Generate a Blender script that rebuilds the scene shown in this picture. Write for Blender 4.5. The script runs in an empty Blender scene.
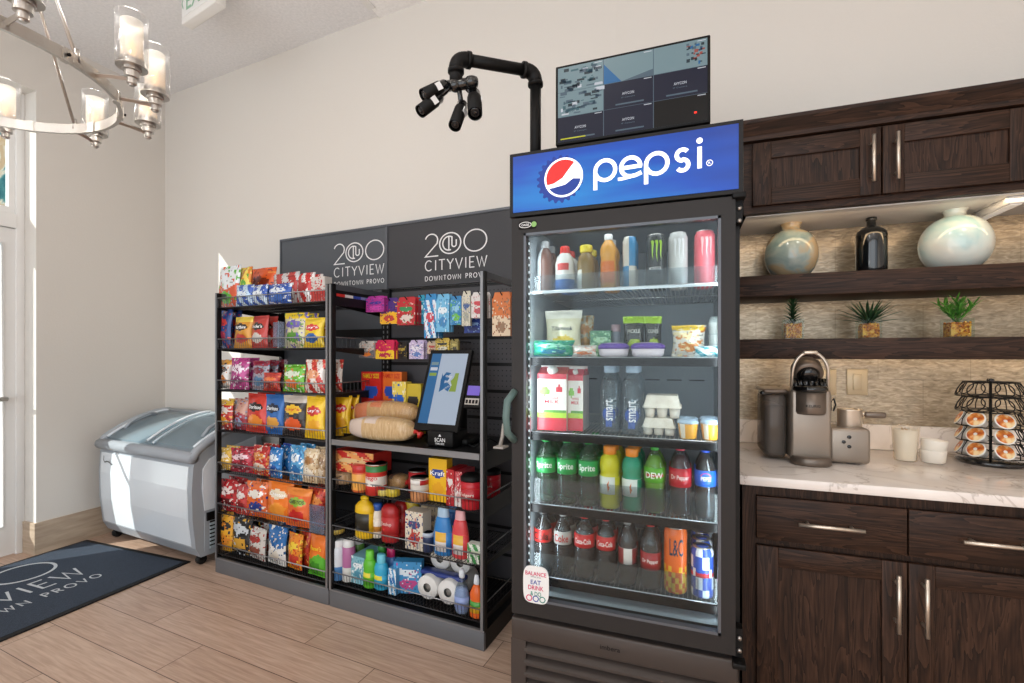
import bpy, math, random
from mathutils import Vector, Matrix, noise
PI = math.pi
random.seed(7)
S = bpy.context.scene
COL = S.collection

# ------------------------------------------------------------------ camera, world, lights, exposure
FPX = 475.0
YAW = math.radians(19.9)
cam_d = bpy.data.cameras.new('camera')
cam_d.sensor_width = 36; cam_d.lens = FPX / 1024 * 36
cam_d.shift_y = 13.5 / 1024; cam_d.clip_start = 0.02
cam = bpy.data.objects.new('camera', cam_d); COL.objects.link(cam)
CH = 1.30
cam.location = (0, 0, CH); cam.rotation_euler = (PI / 2, 0, YAW)
S.camera = cam
S.view_settings.view_transform = 'Standard'
S.view_settings.look = 'None'
S.view_settings.gamma = 1
S.view_settings.use_curve_mapping = False
S.view_settings.exposure = -0.13

w = bpy.data.worlds.new('sky'); S.world = w; w.use_nodes = True
bg = w.node_tree.nodes['Background']
bg.inputs[0].default_value = (0.82, 0.9, 1.0, 1); bg.inputs[1].default_value = 1.3

def light(name, kind, loc, energy, color=(1, 1, 1), size=None, sizey=None, direction=None, spot=None):
    l = bpy.data.lights.new(name, kind); l.energy = energy; l.color = color
    if kind == 'AREA':
        l.shape = 'RECTANGLE'; l.size = size; l.size_y = sizey or size
    if kind == 'SUN': l.angle = math.radians(0.6)
    if kind == 'SPOT': l.spot_size = spot; l.spot_blend = .8; l.shadow_soft_size = .06
    if kind == 'POINT': l.shadow_soft_size = size or .03
    o = bpy.data.objects.new(name, l); COL.objects.link(o); o.location = loc
    if direction: o.rotation_euler = Vector(direction).to_track_quat('-Z', 'Y').to_euler()
    return o
light('sun', 'SUN', (-8, -6, 8), 7.0, (1, .96, .9), direction=(.66, .75, -.673))
# added fill lights behind and right of the camera, standing in for daylight
light('rear_fill', 'AREA', (-1.1, -2.85, 1.75), 88, (.90, .96, 1), 5.4, 2.9, direction=(0, 1, 0.02))
light('right_fill', 'AREA', (3.3, -.6, 1.7), 4, (1, .97, .94), 3.6, 2.4, direction=(-1, 0, 0))
# added fill lights at the ceiling, with no lamp fixtures
for (cx_, cy_) in ((-2.4, .5), (-.6, .2), (1.2, .3), (-1.6, -1.6), (.6, -1.6)):
    light('ceiling_fill', 'AREA', (cx_, cy_, 3.37), 8, (1, .95, .88), .35, .35, direction=(0, 0, -1))
# warm strips under the wall cabinet and the upper shelf
light('cabinet_strip', 'AREA', (.8, 2.06, 1.822), 1.0, (1, .70, .40), 1.2, .03, direction=(0, .5, -1))
light('shelf_strip', 'AREA', (.8, 2.2, 1.278), 1.15, (1, .74, .48), 1.2, .03, direction=(0, .2, -1))
light('shelf_strip', 'AREA', (.8, 2.2, 1.522), .32, (1, .72, .42), 1.2, .03, direction=(0, .3, -1))

# ------------------------------------------------------------------ colour / material helpers
def lin(c):
    return tuple(((v / 12.92) if v <= .04045 else ((v + .055) / 1.055) ** 2.4) for v in c)
def hx(s):
    s = s.lstrip('#')
    return lin(tuple(int(s[i:i + 2], 16) / 255 for i in (0, 2, 4)))
MATS = {}
def pbr(name, col, rough=.5, metal=0., coat=0., emit=None, es=0., trans=0., ior=1.45, bump=None, bs=20, spec=.5):
    m = bpy.data.materials.new(name); m.use_nodes = True
    b = m.node_tree.nodes['Principled BSDF']
    c = hx(col) if isinstance(col, str) else col
    b.inputs['Base Color'].default_value = (*c, 1)
    b.inputs['Roughness'].default_value = rough; b.inputs['Metallic'].default_value = metal
    b.inputs['Coat Weight'].default_value = coat; b.inputs['Coat Roughness'].default_value = .12
    b.inputs['Transmission Weight'].default_value = trans; b.inputs['IOR'].default_value = ior
    b.inputs['Specular IOR Level'].default_value = spec
    if emit:
        b.inputs['Emission Color'].default_value = (*hx(emit), 1); b.inputs['Emission Strength'].default_value = es
    if bump:
        nt = m.node_tree; n = nt.nodes.new('ShaderNodeTexNoise'); n.inputs['Scale'].default_value = bs
        n.inputs['Detail'].default_value = 4
        t = nt.nodes.new('ShaderNodeTexCoord'); bp = nt.nodes.new('ShaderNodeBump')
        bp.inputs['Strength'].default_value = bump; bp.inputs['Distance'].default_value = .01
        nt.links.new(t.outputs['Object'], n.inputs['Vector'])
        nt.links.new(n.outputs['Fac'], bp.inputs['Height']); nt.links.new(bp.outputs[0], b.inputs['Normal'])
    MATS[name] = m
    return m
def clear(name, tint, gloss=.12, rough=.03, haze=0., hazecol='#ffffff'):
    """thin clear plastic or glass: tinted see-through, fresnel gloss, a little milkiness"""
    m = bpy.data.materials.new(name); m.use_nodes = True; nt = m.node_tree; nt.nodes.clear()
    out = nt.nodes.new('ShaderNodeOutputMaterial'); tr = nt.nodes.new('ShaderNodeBsdfTransparent')
    tr.inputs[0].default_value = (*hx(tint), 1)
    gl = nt.nodes.new('ShaderNodeBsdfGlossy'); gl.inputs['Roughness'].default_value = rough
    gl.inputs['Color'].default_value = (1, 1, 1, 1)
    lw = nt.nodes.new('ShaderNodeLayerWeight'); lw.inputs[0].default_value = .25
    pw = nt.nodes.new('ShaderNodeMath'); pw.operation = 'POWER'; pw.inputs[1].default_value = 3.; nt.links.new(lw.outputs['Facing'], pw.inputs[0])
    mr = nt.nodes.new('ShaderNodeMapRange'); mr.inputs[3].default_value = .008 + gloss * .05; mr.inputs[4].default_value = min(.9, .25 + gloss * 2.)
    nt.links.new(pw.outputs[0], mr.inputs[0])
    mx = nt.nodes.new('ShaderNodeMixShader')
    nt.links.new(mr.outputs[0], mx.inputs[0]); nt.links.new(tr.outputs[0], mx.inputs[1]); nt.links.new(gl.outputs[0], mx.inputs[2])
    last = mx
    if haze:
        df = nt.nodes.new('ShaderNodeBsdfDiffuse'); df.inputs[0].default_value = (*hx(hazecol), 1)
        m2 = nt.nodes.new('ShaderNodeMixShader'); m2.inputs[0].default_value = haze
        nt.links.new(mx.outputs[0], m2.inputs[1]); nt.links.new(df.outputs[0], m2.inputs[2]); last = m2
    nt.links.new(last.outputs[0], out.inputs[0])
    MATS[name] = m
    return m
def M(k):
    if k in MATS: return MATS[k]
    if k.startswith('#'):
        return pbr(k, k, .36, 0, .25)
    if k.startswith('film#'):
        return pbr(k, k[4:], .26, .15, .35)
    raise KeyError(k)

def node_mat(name, build, rough=.5, metal=0., coat=0.):
    m = pbr(name, (.5, .5, .5), rough, metal, coat)
    build(m.node_tree, m.node_tree.nodes['Principled BSDF'])
    return m
def N(nt, t, **kw):
    n = nt.nodes.new(t)
    for k, v in kw.items():
        if k.startswith('i_'): n.inputs[int(k[2:])].default_value = v
        else: setattr(n, k, v)
    return n
def ramp(nt, stops):
    r = nt.nodes.new('ShaderNodeValToRGB'); e = r.color_ramp.elements
    while len(e) < len(stops): e.new(.5)
    for i, (p, c) in enumerate(stops):
        e[i].position = p; e[i].color = (*hx(c), 1)
    return r
def MA(nt, op, a, b=None, c=None):
    n = nt.nodes.new('ShaderNodeMath'); n.operation = op
    for i, v in enumerate((a, b, c)):
        if v is None: continue
        if isinstance(v, (int, float)): n.inputs[i].default_value = v
        else: nt.links.new(v, n.inputs[i])
    return n.outputs[0]

def wood(name, along):
    def b(nt, p):
        t = N(nt, 'ShaderNodeTexCoord'); mp = N(nt, 'ShaderNodeMapping')
        sc = {'x': (1.3, 16, 16), 'z': (16, 16, 1.3)}[along]
        mp.inputs['Scale'].default_value = sc
        nt.links.new(t.outputs['Object'], mp.inputs[0])
        n1 = N(nt, 'ShaderNodeTexNoise'); n1.inputs['Scale'].default_value = 1.1; n1.inputs['Detail'].default_value = 4; n1.inputs['Distortion'].default_value = .9
        nt.links.new(mp.outputs[0], n1.inputs['Vector'])
        rings = MA(nt, 'FRACT', MA(nt, 'MULTIPLY', n1.outputs['Fac'], 11.))
        mp2 = N(nt, 'ShaderNodeMapping'); mp2.inputs['Scale'].default_value = tuple(v * (5 if v > 2 else 3) for v in sc)
        nt.links.new(t.outputs['Object'], mp2.inputs[0])
        n2 = N(nt, 'ShaderNodeTexNoise'); n2.inputs['Scale'].default_value = 2.2; n2.inputs['Detail'].default_value = 3
        nt.links.new(mp2.outputs[0], n2.inputs['Vector'])
        f = MA(nt, 'ADD', MA(nt, 'MULTIPLY', rings, .42), MA(nt, 'MULTIPLY', n2.outputs['Fac'], .62))
        r = ramp(nt, [(.25, '#190f09'), (.5, '#301e14'), (.85, '#4a3224')])
        nt.links.new(f, r.inputs[0]); nt.links.new(r.outputs[0], p.inputs['Base Color'])
        bp = N(nt, 'ShaderNodeBump'); bp.inputs['Strength'].default_value = .15; bp.inputs['Distance'].default_value = .003
        nt.links.new(f, bp.inputs['Height']); nt.links.new(bp.outputs[0], p.inputs['Normal'])
    m_ = node_mat(name, b, .5); m_.node_tree.nodes['Principled BSDF'].inputs['Specular IOR Level'].default_value = .3; return m_
wood('wood_x', 'x'); wood('wood_z', 'z')
RA = math.radians(-4.9); RO = (-2.642, 2.07)
def floor_b(nt, p):
    t = N(nt, 'ShaderNodeTexCoord'); mp = N(nt, 'ShaderNodeMapping', vector_type='TEXTURE')
    mp.inputs['Location'].default_value = (RO[0], RO[1], 0); mp.inputs['Rotation'].default_value = (0, 0, RA)
    nt.links.new(t.outputs['Object'], mp.inputs[0])
    sp = N(nt, 'ShaderNodeSeparateXYZ'); nt.links.new(mp.outputs[0], sp.inputs[0])
    v = MA(nt, 'DIVIDE', MA(nt, 'ADD', sp.outputs[1], .0895), .1975)
    row = MA(nt, 'FLOOR', v); fv = MA(nt, 'FRACT', v)
    u = MA(nt, 'DIVIDE', MA(nt, 'ADD', MA(nt, 'SUBTRACT', sp.outputs[0], .66), MA(nt, 'MULTIPLY', row, .403)), 1.209)
    colm = MA(nt, 'FLOOR', u); fu = MA(nt, 'FRACT', u)
    ev = MA(nt, 'MULTIPLY', MA(nt, 'MINIMUM', fv, MA(nt, 'SUBTRACT', 1., fv)), .1975)
    eu = MA(nt, 'MULTIPLY', MA(nt, 'MINIMUM', fu, MA(nt, 'SUBTRACT', 1., fu)), 1.209)
    g = MA(nt, 'LESS_THAN', MA(nt, 'MINIMUM', ev, eu), .0017)
    cb = N(nt, 'ShaderNodeCombineXYZ'); nt.links.new(row, cb.inputs[0]); nt.links.new(colm, cb.inputs[1])
    wn = N(nt, 'ShaderNodeTexWhiteNoise', noise_dimensions='2D'); nt.links.new(cb.outputs[0], wn.inputs['Vector'])
    mp2 = N(nt, 'ShaderNodeMapping'); mp2.inputs['Scale'].default_value = (3.5, 55, 1)
    ad = N(nt, 'ShaderNodeVectorMath', operation='ADD'); nt.links.new(mp.outputs[0], ad.inputs[0]); nt.links.new(wn.outputs['Color'], ad.inputs[1])
    nt.links.new(ad.outputs[0], mp2.inputs[0])
    n1 = N(nt, 'ShaderNodeTexNoise'); n1.inputs['Scale'].default_value = 1.6; n1.inputs['Detail'].default_value = 6; n1.inputs['Distortion'].default_value = .5
    nt.links.new(mp2.outputs[0], n1.inputs['Vector'])
    f = MA(nt, 'ADD', MA(nt, 'MULTIPLY', n1.outputs['Fac'], .75), MA(nt, 'MULTIPLY', wn.outputs['Value'], .22))
    r = ramp(nt, [(.28, '#a88b77'), (.5, '#bfa28e'), (.72, '#d2b8a4')])
    nt.links.new(f, r.inputs[0])
    mx = N(nt, 'ShaderNodeMix', data_type='RGBA'); nt.links.new(g, mx.inputs['Factor'])
    nt.links.new(r.outputs[0], mx.inputs['A']); mx.inputs['B'].default_value = (*hx('#5f4a3c'), 1)
    nt.links.new(mx.outputs['Result'], p.inputs['Base Color'])
node_mat('floor_planks', floor_b, .38)
def splash_b(nt, p):
    t = N(nt, 'ShaderNodeTexCoord')
    mp = N(nt, 'ShaderNodeMapping'); mp.inputs['Scale'].default_value = (28, 28, 95)
    nt.links.new(t.outputs['Object'], mp.inputs[0])
    n1 = N(nt, 'ShaderNodeTexNoise'); n1.inputs['Scale'].default_value = 1.; n1.inputs['Detail'].default_value = 4; n1.inputs['Distortion'].default_value = 1.
    nt.links.new(mp.outputs[0], n1.inputs['Vector'])
    br = N(nt, 'ShaderNodeTexBrick'); br.offset = .5
    br.inputs['Scale'].default_value = 1; br.inputs['Brick Width'].default_value = .3; br.inputs['Row Height'].default_value = .15
    br.inputs['Mortar Size'].default_value = .0015; br.inputs['Color1'].default_value = (1, 1, 1, 1); br.inputs['Color2'].default_value = (.93, .93, .93, 1); br.inputs['Mortar'].default_value = (.75, .75, .75, 1)
    sw = N(nt, 'ShaderNodeSeparateXYZ'); nt.links.new(t.outputs['Object'], sw.inputs[0])
    cw = N(nt, 'ShaderNodeCombineXYZ'); nt.links.new(sw.outputs[0], cw.inputs[0]); nt.links.new(sw.outputs[2], cw.inputs[1])
    nt.links.new(cw.outputs[0], br.inputs['Vector'])
    r = ramp(nt, [(.3, '#8f806a'), (.5, '#ab9b84'), (.75, '#cbbba2')])
    nt.links.new(n1.outputs['Fac'], r.inputs[0])
    mx = N(nt, 'ShaderNodeMix', data_type='RGBA', blend_type='MULTIPLY'); mx.inputs['Factor'].default_value = 1
    nt.links.new(r.outputs[0], mx.inputs['A']); nt.links.new(br.outputs['Color'], mx.inputs['B'])
    nt.links.new(mx.outputs['Result'], p.inputs['Base Color'])
    bp = N(nt, 'ShaderNodeBump'); bp.inputs['Strength'].default_value = .35; bp.inputs['Distance'].default_value = .003
    nt.links.new(n1.outputs['Fac'], bp.inputs['Height']); nt.links.new(bp.outputs[0], p.inputs['Normal'])
node_mat('splash', splash_b, .26, .4)
def quartz_b(nt, p):
    t = N(nt, 'ShaderNodeTexCoord'); n1 = N(nt, 'ShaderNodeTexNoise'); n1.inputs['Scale'].default_value = 5; n1.inputs['Detail'].default_value = 7; n1.inputs['Distortion'].default_value = 1.4
    nt.links.new(t.outputs['Object'], n1.inputs['Vector'])
    r = ramp(nt, [(.40, '#eee5de'), (.485, '#e9e0d9'), (.50, '#cbbfb6'), (.515, '#eae1da'), (.7, '#f3ebe4')])
    nt.links.new(n1.outputs['Fac'], r.inputs[0]); nt.links.new(r.outputs[0], p.inputs['Base Color'])
node_mat('quartz', quartz_b, .13)
def noisy(name, stops, scale, rough=.5, metal=0, dist=0., coat=0., bump=0., sc=(1, 1, 1)):
    def b(nt, p):
        t = N(nt, 'ShaderNodeTexCoord'); mp = N(nt, 'ShaderNodeMapping'); mp.inputs['Scale'].default_value = sc
        nt.links.new(t.outputs['Object'], mp.inputs[0])
        n1 = N(nt, 'ShaderNodeTexNoise'); n1.inputs['Scale'].default_value = scale; n1.inputs['Detail'].default_value = 4; n1.inputs['Distortion'].default_value = dist
        nt.links.new(mp.outputs[0], n1.inputs['Vector']); r = ramp(nt, stops)
        nt.links.new(n1.outputs['Fac'], r.inputs[0]); nt.links.new(r.outputs[0], p.inputs['Base Color'])
        if bump:
            bp = N(nt, 'ShaderNodeBump'); bp.inputs['Strength'].default_value = bump; bp.inputs['Distance'].default_value = .005
            nt.links.new(n1.outputs['Fac'], bp.inputs['Height']); nt.links.new(bp.outputs[0], p.inputs['Normal'])
    return node_mat(name, b, rough, metal, coat)
noisy('mat_pile', [(.3, '#262d38'), (.7, '#414d5e')], 260, .95, bump=.6)
noisy('vase_beige', [(.34, '#71898b'), (.45, '#93a09a'), (.52, '#b09a78'), (.7, '#b3a992')], 5.5, .1, dist=.6, coat=.6, sc=(1, 1, 1.6))
noisy('vase_white', [(.33, '#9cc8cb'), (.45, '#cddad5'), (.6, '#dad6cb')], 4.5, .08, dist=.5, coat=.7)
noisy('baseboard_tile', [(.3, '#a8937e'), (.7, '#c6b29c')], 5, .5, sc=(1, 1, 8))
noisy('bread', [(.3, '#b98a4e'), (.55, '#d3a865'), (.75, '#e6cb95')], 22, .6, sc=(6, 1, 1))
noisy('bread_pale', [(.3, '#c9a06a'), (.55, '#dfc08c'), (.75, '#efdcb8')], 24, .35, sc=(6, 1, 1))
noisy('pebbles', [(.35, '#8f4f10'), (.5, '#cf8420'), (.65, '#e8b850')], 60, .4)
noisy('leaf_dark', [(.35, '#16301c'), (.65, '#2f5431')], 30, .5)
noisy('leaf_bright', [(.35, '#2c6a22'), (.65, '#5fa03a')], 30, .5)
noisy('kraft', [(.3, '#a98a63'), (.7, '#c4a67d')], 30, .7)
noisy('carton_pulp', [(.3, '#d9d0c0'), (.7, '#ece5d8')], 40, .9)
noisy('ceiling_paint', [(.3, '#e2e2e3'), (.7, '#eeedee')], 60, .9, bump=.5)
noisy('ceiling_bright', [(.3, '#f2f1f0'), (.7, '#fbfaf9')], 60, .9, bump=.5)  # lighter ceiling copy; stronger light on the right part is put into the colour
noisy('food_photo', [(.35, '#a1351d'), (.5, '#dd8433'), (.62, '#f3d9a8')], 35, .4)
pbr('wall_paint', '#d9d4cd', .85, bump=.06, bs=90)
pbr('white_trim', '#e6e5e3', .45)
pbr('white_paint', '#e4e2de', .5)
pbr('rack_black', '#151516', .42, spec=.3)
pbr('rack_grey', '#5b5e64', .38, .3)
pbr('rack_wire', '#3c3c3e', .3, .7)
pbr('rail_chrome', '#9b9c9f', .28, .8)
pbr('post_edge', '#8d8e91', .35, .6)
pbr('kick_grey', '#6e7074', .45, .3)
pbr('panel_grey', '#4f5359', .5)
pbr('panel_dark', '#38383c', .5)
pbr('pegboard', '#4a484b', .6)
pbr('peg_hole', '#232224', .8)
pbr('letter_white', '#e8e8e8', .5)
pbr('fridge_black', '#1f1d1c', .42, spec=.25)
pbr('fridge_frame', '#2d2a29', .45, spec=.25)
pbr('louver', '#3f3733', .42)
pbr('liner', '#8d979e', .45)
pbr('shelf_steel', '#b9bdc0', .3, .6)
pbr('band_black', '#101113', .4, spec=.2)
pbr('door_handle', '#5d7370', .4)
pbr('nickel', '#bdb8b2', .3, .9)
pbr('satin_steel', '#d6cabb', .32, .85)
pbr('glow_bulb', '#ffd9a0', .5, emit='#ffcf9a', es=3)
pbr('led_white', '#ffffff', .5, emit='#e8f4ff', es=1.4)
pbr('led_red', '#ff2a1a', .5, emit='#ff2a1a', es=1.5)
pbr('led_green', '#2aff3a', .5, emit='#2aff3a', es=1.2)
pbr('frosted', '#f0ebe4', .6, emit='#fff3e4', es=.25)
pbr('black_gloss', '#0d0d0e', .12, coat=.6)
pbr('black_matte', '#0e0d0d', .5, spec=.25)
pbr('black_rubber', '#121212', .7)
pbr('keurig', '#9a8e82', .34, .6)
pbr('keurig_dark', '#75695f', .32, .6)
pbr('freezer_white', '#e6edf3', .16, coat=.6)
pbr('freezer_grey', '#a2a8af', .35)
pbr('freezer_inner', '#a9b7bd', .5)
pbr('bottle_dark', '#0b0f12', .07, coat=.8)
pbr('ceramic', '#efe8dc', .3)
pbr('coke_liquid', '#2a120c', .12, coat=.5)
pbr('sign_blue', '#0f5ad0', .35, emit='#0b56d6', es=.55)
pbr('sign_white', '#ffffff', .4, emit='#f2f7ff', es=.5)
pbr('sign_red', '#c81f1c', .4, emit='#d8241f', es=.3)
pbr('sign_navy', '#0a2f86', .4, emit='#0a3494', es=.25)
def signblue(nt, p):
    t = N(nt, 'ShaderNodeTexCoord'); sp = N(nt, 'ShaderNodeSeparateXYZ'); nt.links.new(t.outputs['Object'], sp.inputs[0])
    n = N(nt, 'ShaderNodeTexNoise'); n.inputs['Scale'].default_value = 2.5; mp = N(nt, 'ShaderNodeMapping'); mp.inputs['Scale'].default_value = (1.2, 1, 7)
    nt.links.new(t.outputs['Object'], mp.inputs[0]); nt.links.new(mp.outputs[0], n.inputs[0])
    dx = MA(nt, 'MULTIPLY', MA(nt, 'SUBTRACT', sp.outputs[0], .2), 1.5); dz = MA(nt, 'MULTIPLY', MA(nt, 'SUBTRACT', sp.outputs[2], 1.80), 5.)
    d = MA(nt, 'SQRT', MA(nt, 'ADD', MA(nt, 'POWER', dx, 2.), MA(nt, 'POWER', dz, 2.)))
    f = MA(nt, 'ADD', MA(nt, 'SUBTRACT', 1., d), MA(nt, 'MULTIPLY', MA(nt, 'SUBTRACT', n.outputs['Fac'], .5), .8))
    r = ramp(nt, [(0, '#00379a'), (.45, '#0450c2'), (1, '#1690e0')]); nt.links.new(f, r.inputs[0])
    p.inputs['Base Color'].default_value = (*hx('#04183c'), 1); nt.links.new(r.outputs[0], p.inputs['Emission Color']); p.inputs['Emission Strength'].default_value = .95
node_mat('sign_blue_art', signblue, .3)
for nm, c, s_ in (('scr_bg', '#1d2036', .4), ('scr_black', '#0a0708', .1), ('scr_white', '#d0d6e0', .5), ('scr_blue', '#2f6fa8', .45), ('scr_pale', '#b4c4d8', .5),
               ('scr_teal', '#839ea6', .4), ('scr_grey', '#5c7080', .4), ('scr_yellow', '#cfd11f', .6), ('scr_green', '#93ad48', .45), ('scr_lilac', '#7a64c8', .7), ('scr_dk', '#33424c', .3), ('scr_dk2', '#4e7480', .35)):
    pbr(nm, '#' + ''.join('%02x' % (int(c[i:i + 2], 16) * 6 // 10) for i in (1, 3, 5)), .3, emit=c, es=s_, spec=.3)
clear('glass_door', '#f4f8f8', .10, .02)
clear('glass_window', '#f4f8f8', .12, .02)
clear('pet_clear', '#dbe5ea', .40, .06, .03, '#e6eef2')
clear('pet_green', '#a8dcbb', .36, .06, .04, '#cfe6d6')
clear('acrylic', '#edf1f3', .15, .05, .02, '#dfe7ea')
clear('acrylic_tag', '#e3eaf4', .3, .05, .06, '#dfe7f4')
clear('glass_pot', '#f6f9f7', .05, .04, .0)
clear('lamp_glass', '#f6f6f6', .35, .03, .04)
clear('lid_glass', '#dbe6ea', .28, .04, .12, '#dfe8ee')
clear('film_wrap', '#f6f2ea', .45, .12, .07)
clear('tank_smoke', '#b4aaa0', .25, .06, .30, '#9a8f86')

# ------------------------------------------------------------------ mesh builder
class MB:
    def __init__(s): s.v = []; s.f = []; s.m = []; s.sm = []
    def add(s, vs, fs, mat, smooth=False, xf=None):
        o = len(s.v)
        s.v += [tuple(xf @ Vector(p)) if xf else tuple(p) for p in vs]
        for i, f in enumerate(fs):
            s.f.append([o + k for k in f]); s.m.append(mat[i] if isinstance(mat, list) else mat); s.sm.append(smooth)
        return s
    def box(s, lo, hi, mat, xf=None, bev=0.):
        (x0, y0, z0), (x1, y1, z1) = lo, hi
        if bev <= 0:
            vs = [(x0, y0, z0), (x1, y0, z0), (x1, y1, z0), (x0, y1, z0), (x0, y0, z1), (x1, y0, z1), (x1, y1, z1), (x0, y1, z1)]
            return s.add(vs, [(0, 3, 2, 1), (4, 5, 6, 7), (0, 1, 5, 4), (1, 2, 6, 5), (2, 3, 7, 6), (3, 0, 4, 7)], mat, False, xf)
        b = min(bev, (x1 - x0) * .49, (y1 - y0) * .49, (z1 - z0) * .49)
        return s.rounded(lo, hi, b, mat, xf)
    def rounded(s, lo, hi, b, mat, xf=None, n=2, smooth=True):
        """box with rounded corners: a stack of rounded rectangles"""
        (x0, y0, z0), (x1, y1, z1) = lo, hi
        lev = []
        for i in range(n + 1):
            a = PI / 2 * i / n; lev.append((b * (1 - math.sin(a)), z0 + b * (1 - math.cos(a))))
        lev = lev + [(e, z0 + z1 - z) for e, z in reversed(lev)]
        rings = []
        for e, z in lev:
            ring = []
            r = max(b - e, 1e-4)
            for cx, cy, a0 in ((x1 - b, y1 - b, 0), (x0 + b, y1 - b, PI / 2), (x0 + b, y0 + b, PI), (x1 - b, y0 + b, 1.5 * PI)):
                for k in range(n + 1):
                    a = a0 + PI / 2 * k / n; ring.append((cx + r * math.cos(a), cy + r * math.sin(a), z))
            rings.append(ring)
        m = len(rings[0]); vs = [p for r in rings for p in r]; fs = []
        for j in range(len(rings) - 1):
            for i in range(m):
                fs.append((j * m + i, j * m + (i + 1) % m, (j + 1) * m + (i + 1) % m, (j + 1) * m + i))
        fs.append(tuple(reversed(range(m)))); fs.append(tuple(range((len(rings) - 1) * m, len(rings) * m)))
        return s.add(vs, fs, mat, smooth, xf)
    def tube(s, pts, r, mat, n=8, closed=False, caps=True, smooth=True, xf=None):
        pts = [Vector(p) for p in pts]; k = len(pts); rs = r if isinstance(r, (list, tuple)) else [r] * k
        vs = []; fs = []; prev = None
        for i, p in enumerate(pts):
            a = pts[(i - 1) % k] if (closed or i > 0) else p; b = pts[(i + 1) % k] if (closed or i < k - 1) else p
            t = (b - a).normalized()
            if prev is None:
                u = t.orthogonal().normalized()
            else:
                u = prev - t * prev.dot(t)
                u = u.normalized() if u.length > 1e-6 else t.orthogonal().normalized()
            prev = u; w_ = t.cross(u)
            for q in range(n):
                an = 2 * PI * q / n + (PI / 4 if n == 4 else 0); vs.append(p + (u * math.cos(an) + w_ * math.sin(an)) * rs[i])
        for i in range(k if closed else k - 1):
            for q in range(n):
                a = i * n + q; b = i * n + (q + 1) % n; c = ((i + 1) % k) * n + (q + 1) % n; d = ((i + 1) % k) * n + q
                fs.append((a, b, c, d))
        if caps and not closed:
            fs.append(tuple(reversed(range(n)))); fs.append(tuple(range((k - 1) * n, k * n)))
        return s.add(vs, fs, mat, smooth, xf)
    def cyl(s, p0, p1, r, mat, n=16, r1=None, smooth=True, xf=None):
        return s.tube([p0, p1], [r, r if r1 is None else r1], mat, n, smooth=smooth, xf=xf)
    def lathe(s, prof, n, paint, xf=None, smooth=True, sx=1., sy=1., cap=True):
        """prof: (radius, z) from bottom to top; paint: key or fn(angle 0..1 with .5 facing -y, t 0..1 height)"""
        vs = []; fs = []; ms = []
        z0, z1 = prof[0][1], prof[-1][1]
        for (r, z) in prof:
            for i in range(n):
                a = 2 * PI * i / n + PI / 2; vs.append((r * sx * math.cos(a), r * sy * math.sin(a), z))
        for j in range(len(prof) - 1):
            for i in range(n):
                fs.append((j * n + i, j * n + (i + 1) % n, (j + 1) * n + (i + 1) % n, (j + 1) * n + i))
                if callable(paint):
                    ms.append(paint((i + .5) / n, ((prof[j][1] + prof[j + 1][1]) / 2 - z0) / max(1e-6, z1 - z0)))
                else: ms.append(paint)
        if cap:
            for rng, ix in ((tuple(reversed(range(n))), 0), (tuple(range((len(prof) - 1) * n, len(prof) * n)), -1)):
                fs.append(rng); ms.append(paint(.5, 0 if ix == 0 else 1) if callable(paint) else paint)
        return s.add(vs, fs, ms, smooth, xf)
    def ext(s, prof, x0, x1, mat, smooth=False, xf=None):
        """(y,z) closed outline extruded along x"""
        n = len(prof); vs = [(x0, y, z) for y, z in prof] + [(x1, y, z) for y, z in prof]
        fs = [(i, (i + 1) % n, n + (i + 1) % n, n + i) for i in range(n)]
        fs += [tuple(reversed(range(n))), tuple(range(n, 2 * n))]
        return s.add(vs, fs, mat, smooth, xf)
    def prism(s, poly, fn, mat, t=None):
        """flat 2-D outline mapped by fn(x,y[,k]); t gives a solid of two layers"""
        n = len(poly)
        if t is None: return s.add([fn(x, y) for x, y in poly], [tuple(range(n))], mat)
        a = [fn(x, y) for x, y in poly]; b = [tuple(Vector(p) + Vector(t)) for p in a]
        return s.add(a + b, [tuple(range(n)), tuple(reversed(range(n, 2 * n)))] + [(i, n + i, n + (i + 1) % n, (i + 1) % n) for i in range(n)], mat)
    def ribbon(s, pts, wd, fn, mat, closed=False):
        P = [Vector((p[0], p[1])) for p in pts]; k = len(P); L = []; R = []
        for i, p in enumerate(P):
            a = P[(i - 1) % k] if (closed or i > 0) else p; b = P[(i + 1) % k] if (closed or i < k - 1) else p
            d1 = (p - a); d2 = (b - p); d1 = d1.normalized() if d1.length > 1e-9 else d2.normalized(); d2 = d2.normalized() if d2.length > 1e-9 else d1
            t = (d1 + d2); t = t.normalized() if t.length > 1e-6 else d1
            nrm = Vector((-t.y, t.x)); cs = max(.45, nrm.dot(Vector((-d1.y, d1.x))))
            L.append(p + nrm * wd / 2 / cs); R.append(p - nrm * wd / 2 / cs)
        vs = [fn(p.x, p.y) for p in L] + [fn(p.x, p.y) for p in R]
        fs = [(i, k + i, k + (i + 1) % k, (i + 1) % k) for i in range(k if closed else k - 1)]
        return s.add(vs, fs, mat)
    def mesh(s, name):
        me = bpy.data.meshes.new(name); me.from_pydata(s.v, [], s.f)
        keys = []; idx = []
        for m in s.m:
            if m not in keys: keys.append(m)
            idx.append(keys.index(m))
        for k in keys: me.materials.append(M(k))
        me.polygons.foreach_set('material_index', idx); me.polygons.foreach_set('use_smooth', s.sm)
        me.update()
        return me

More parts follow.
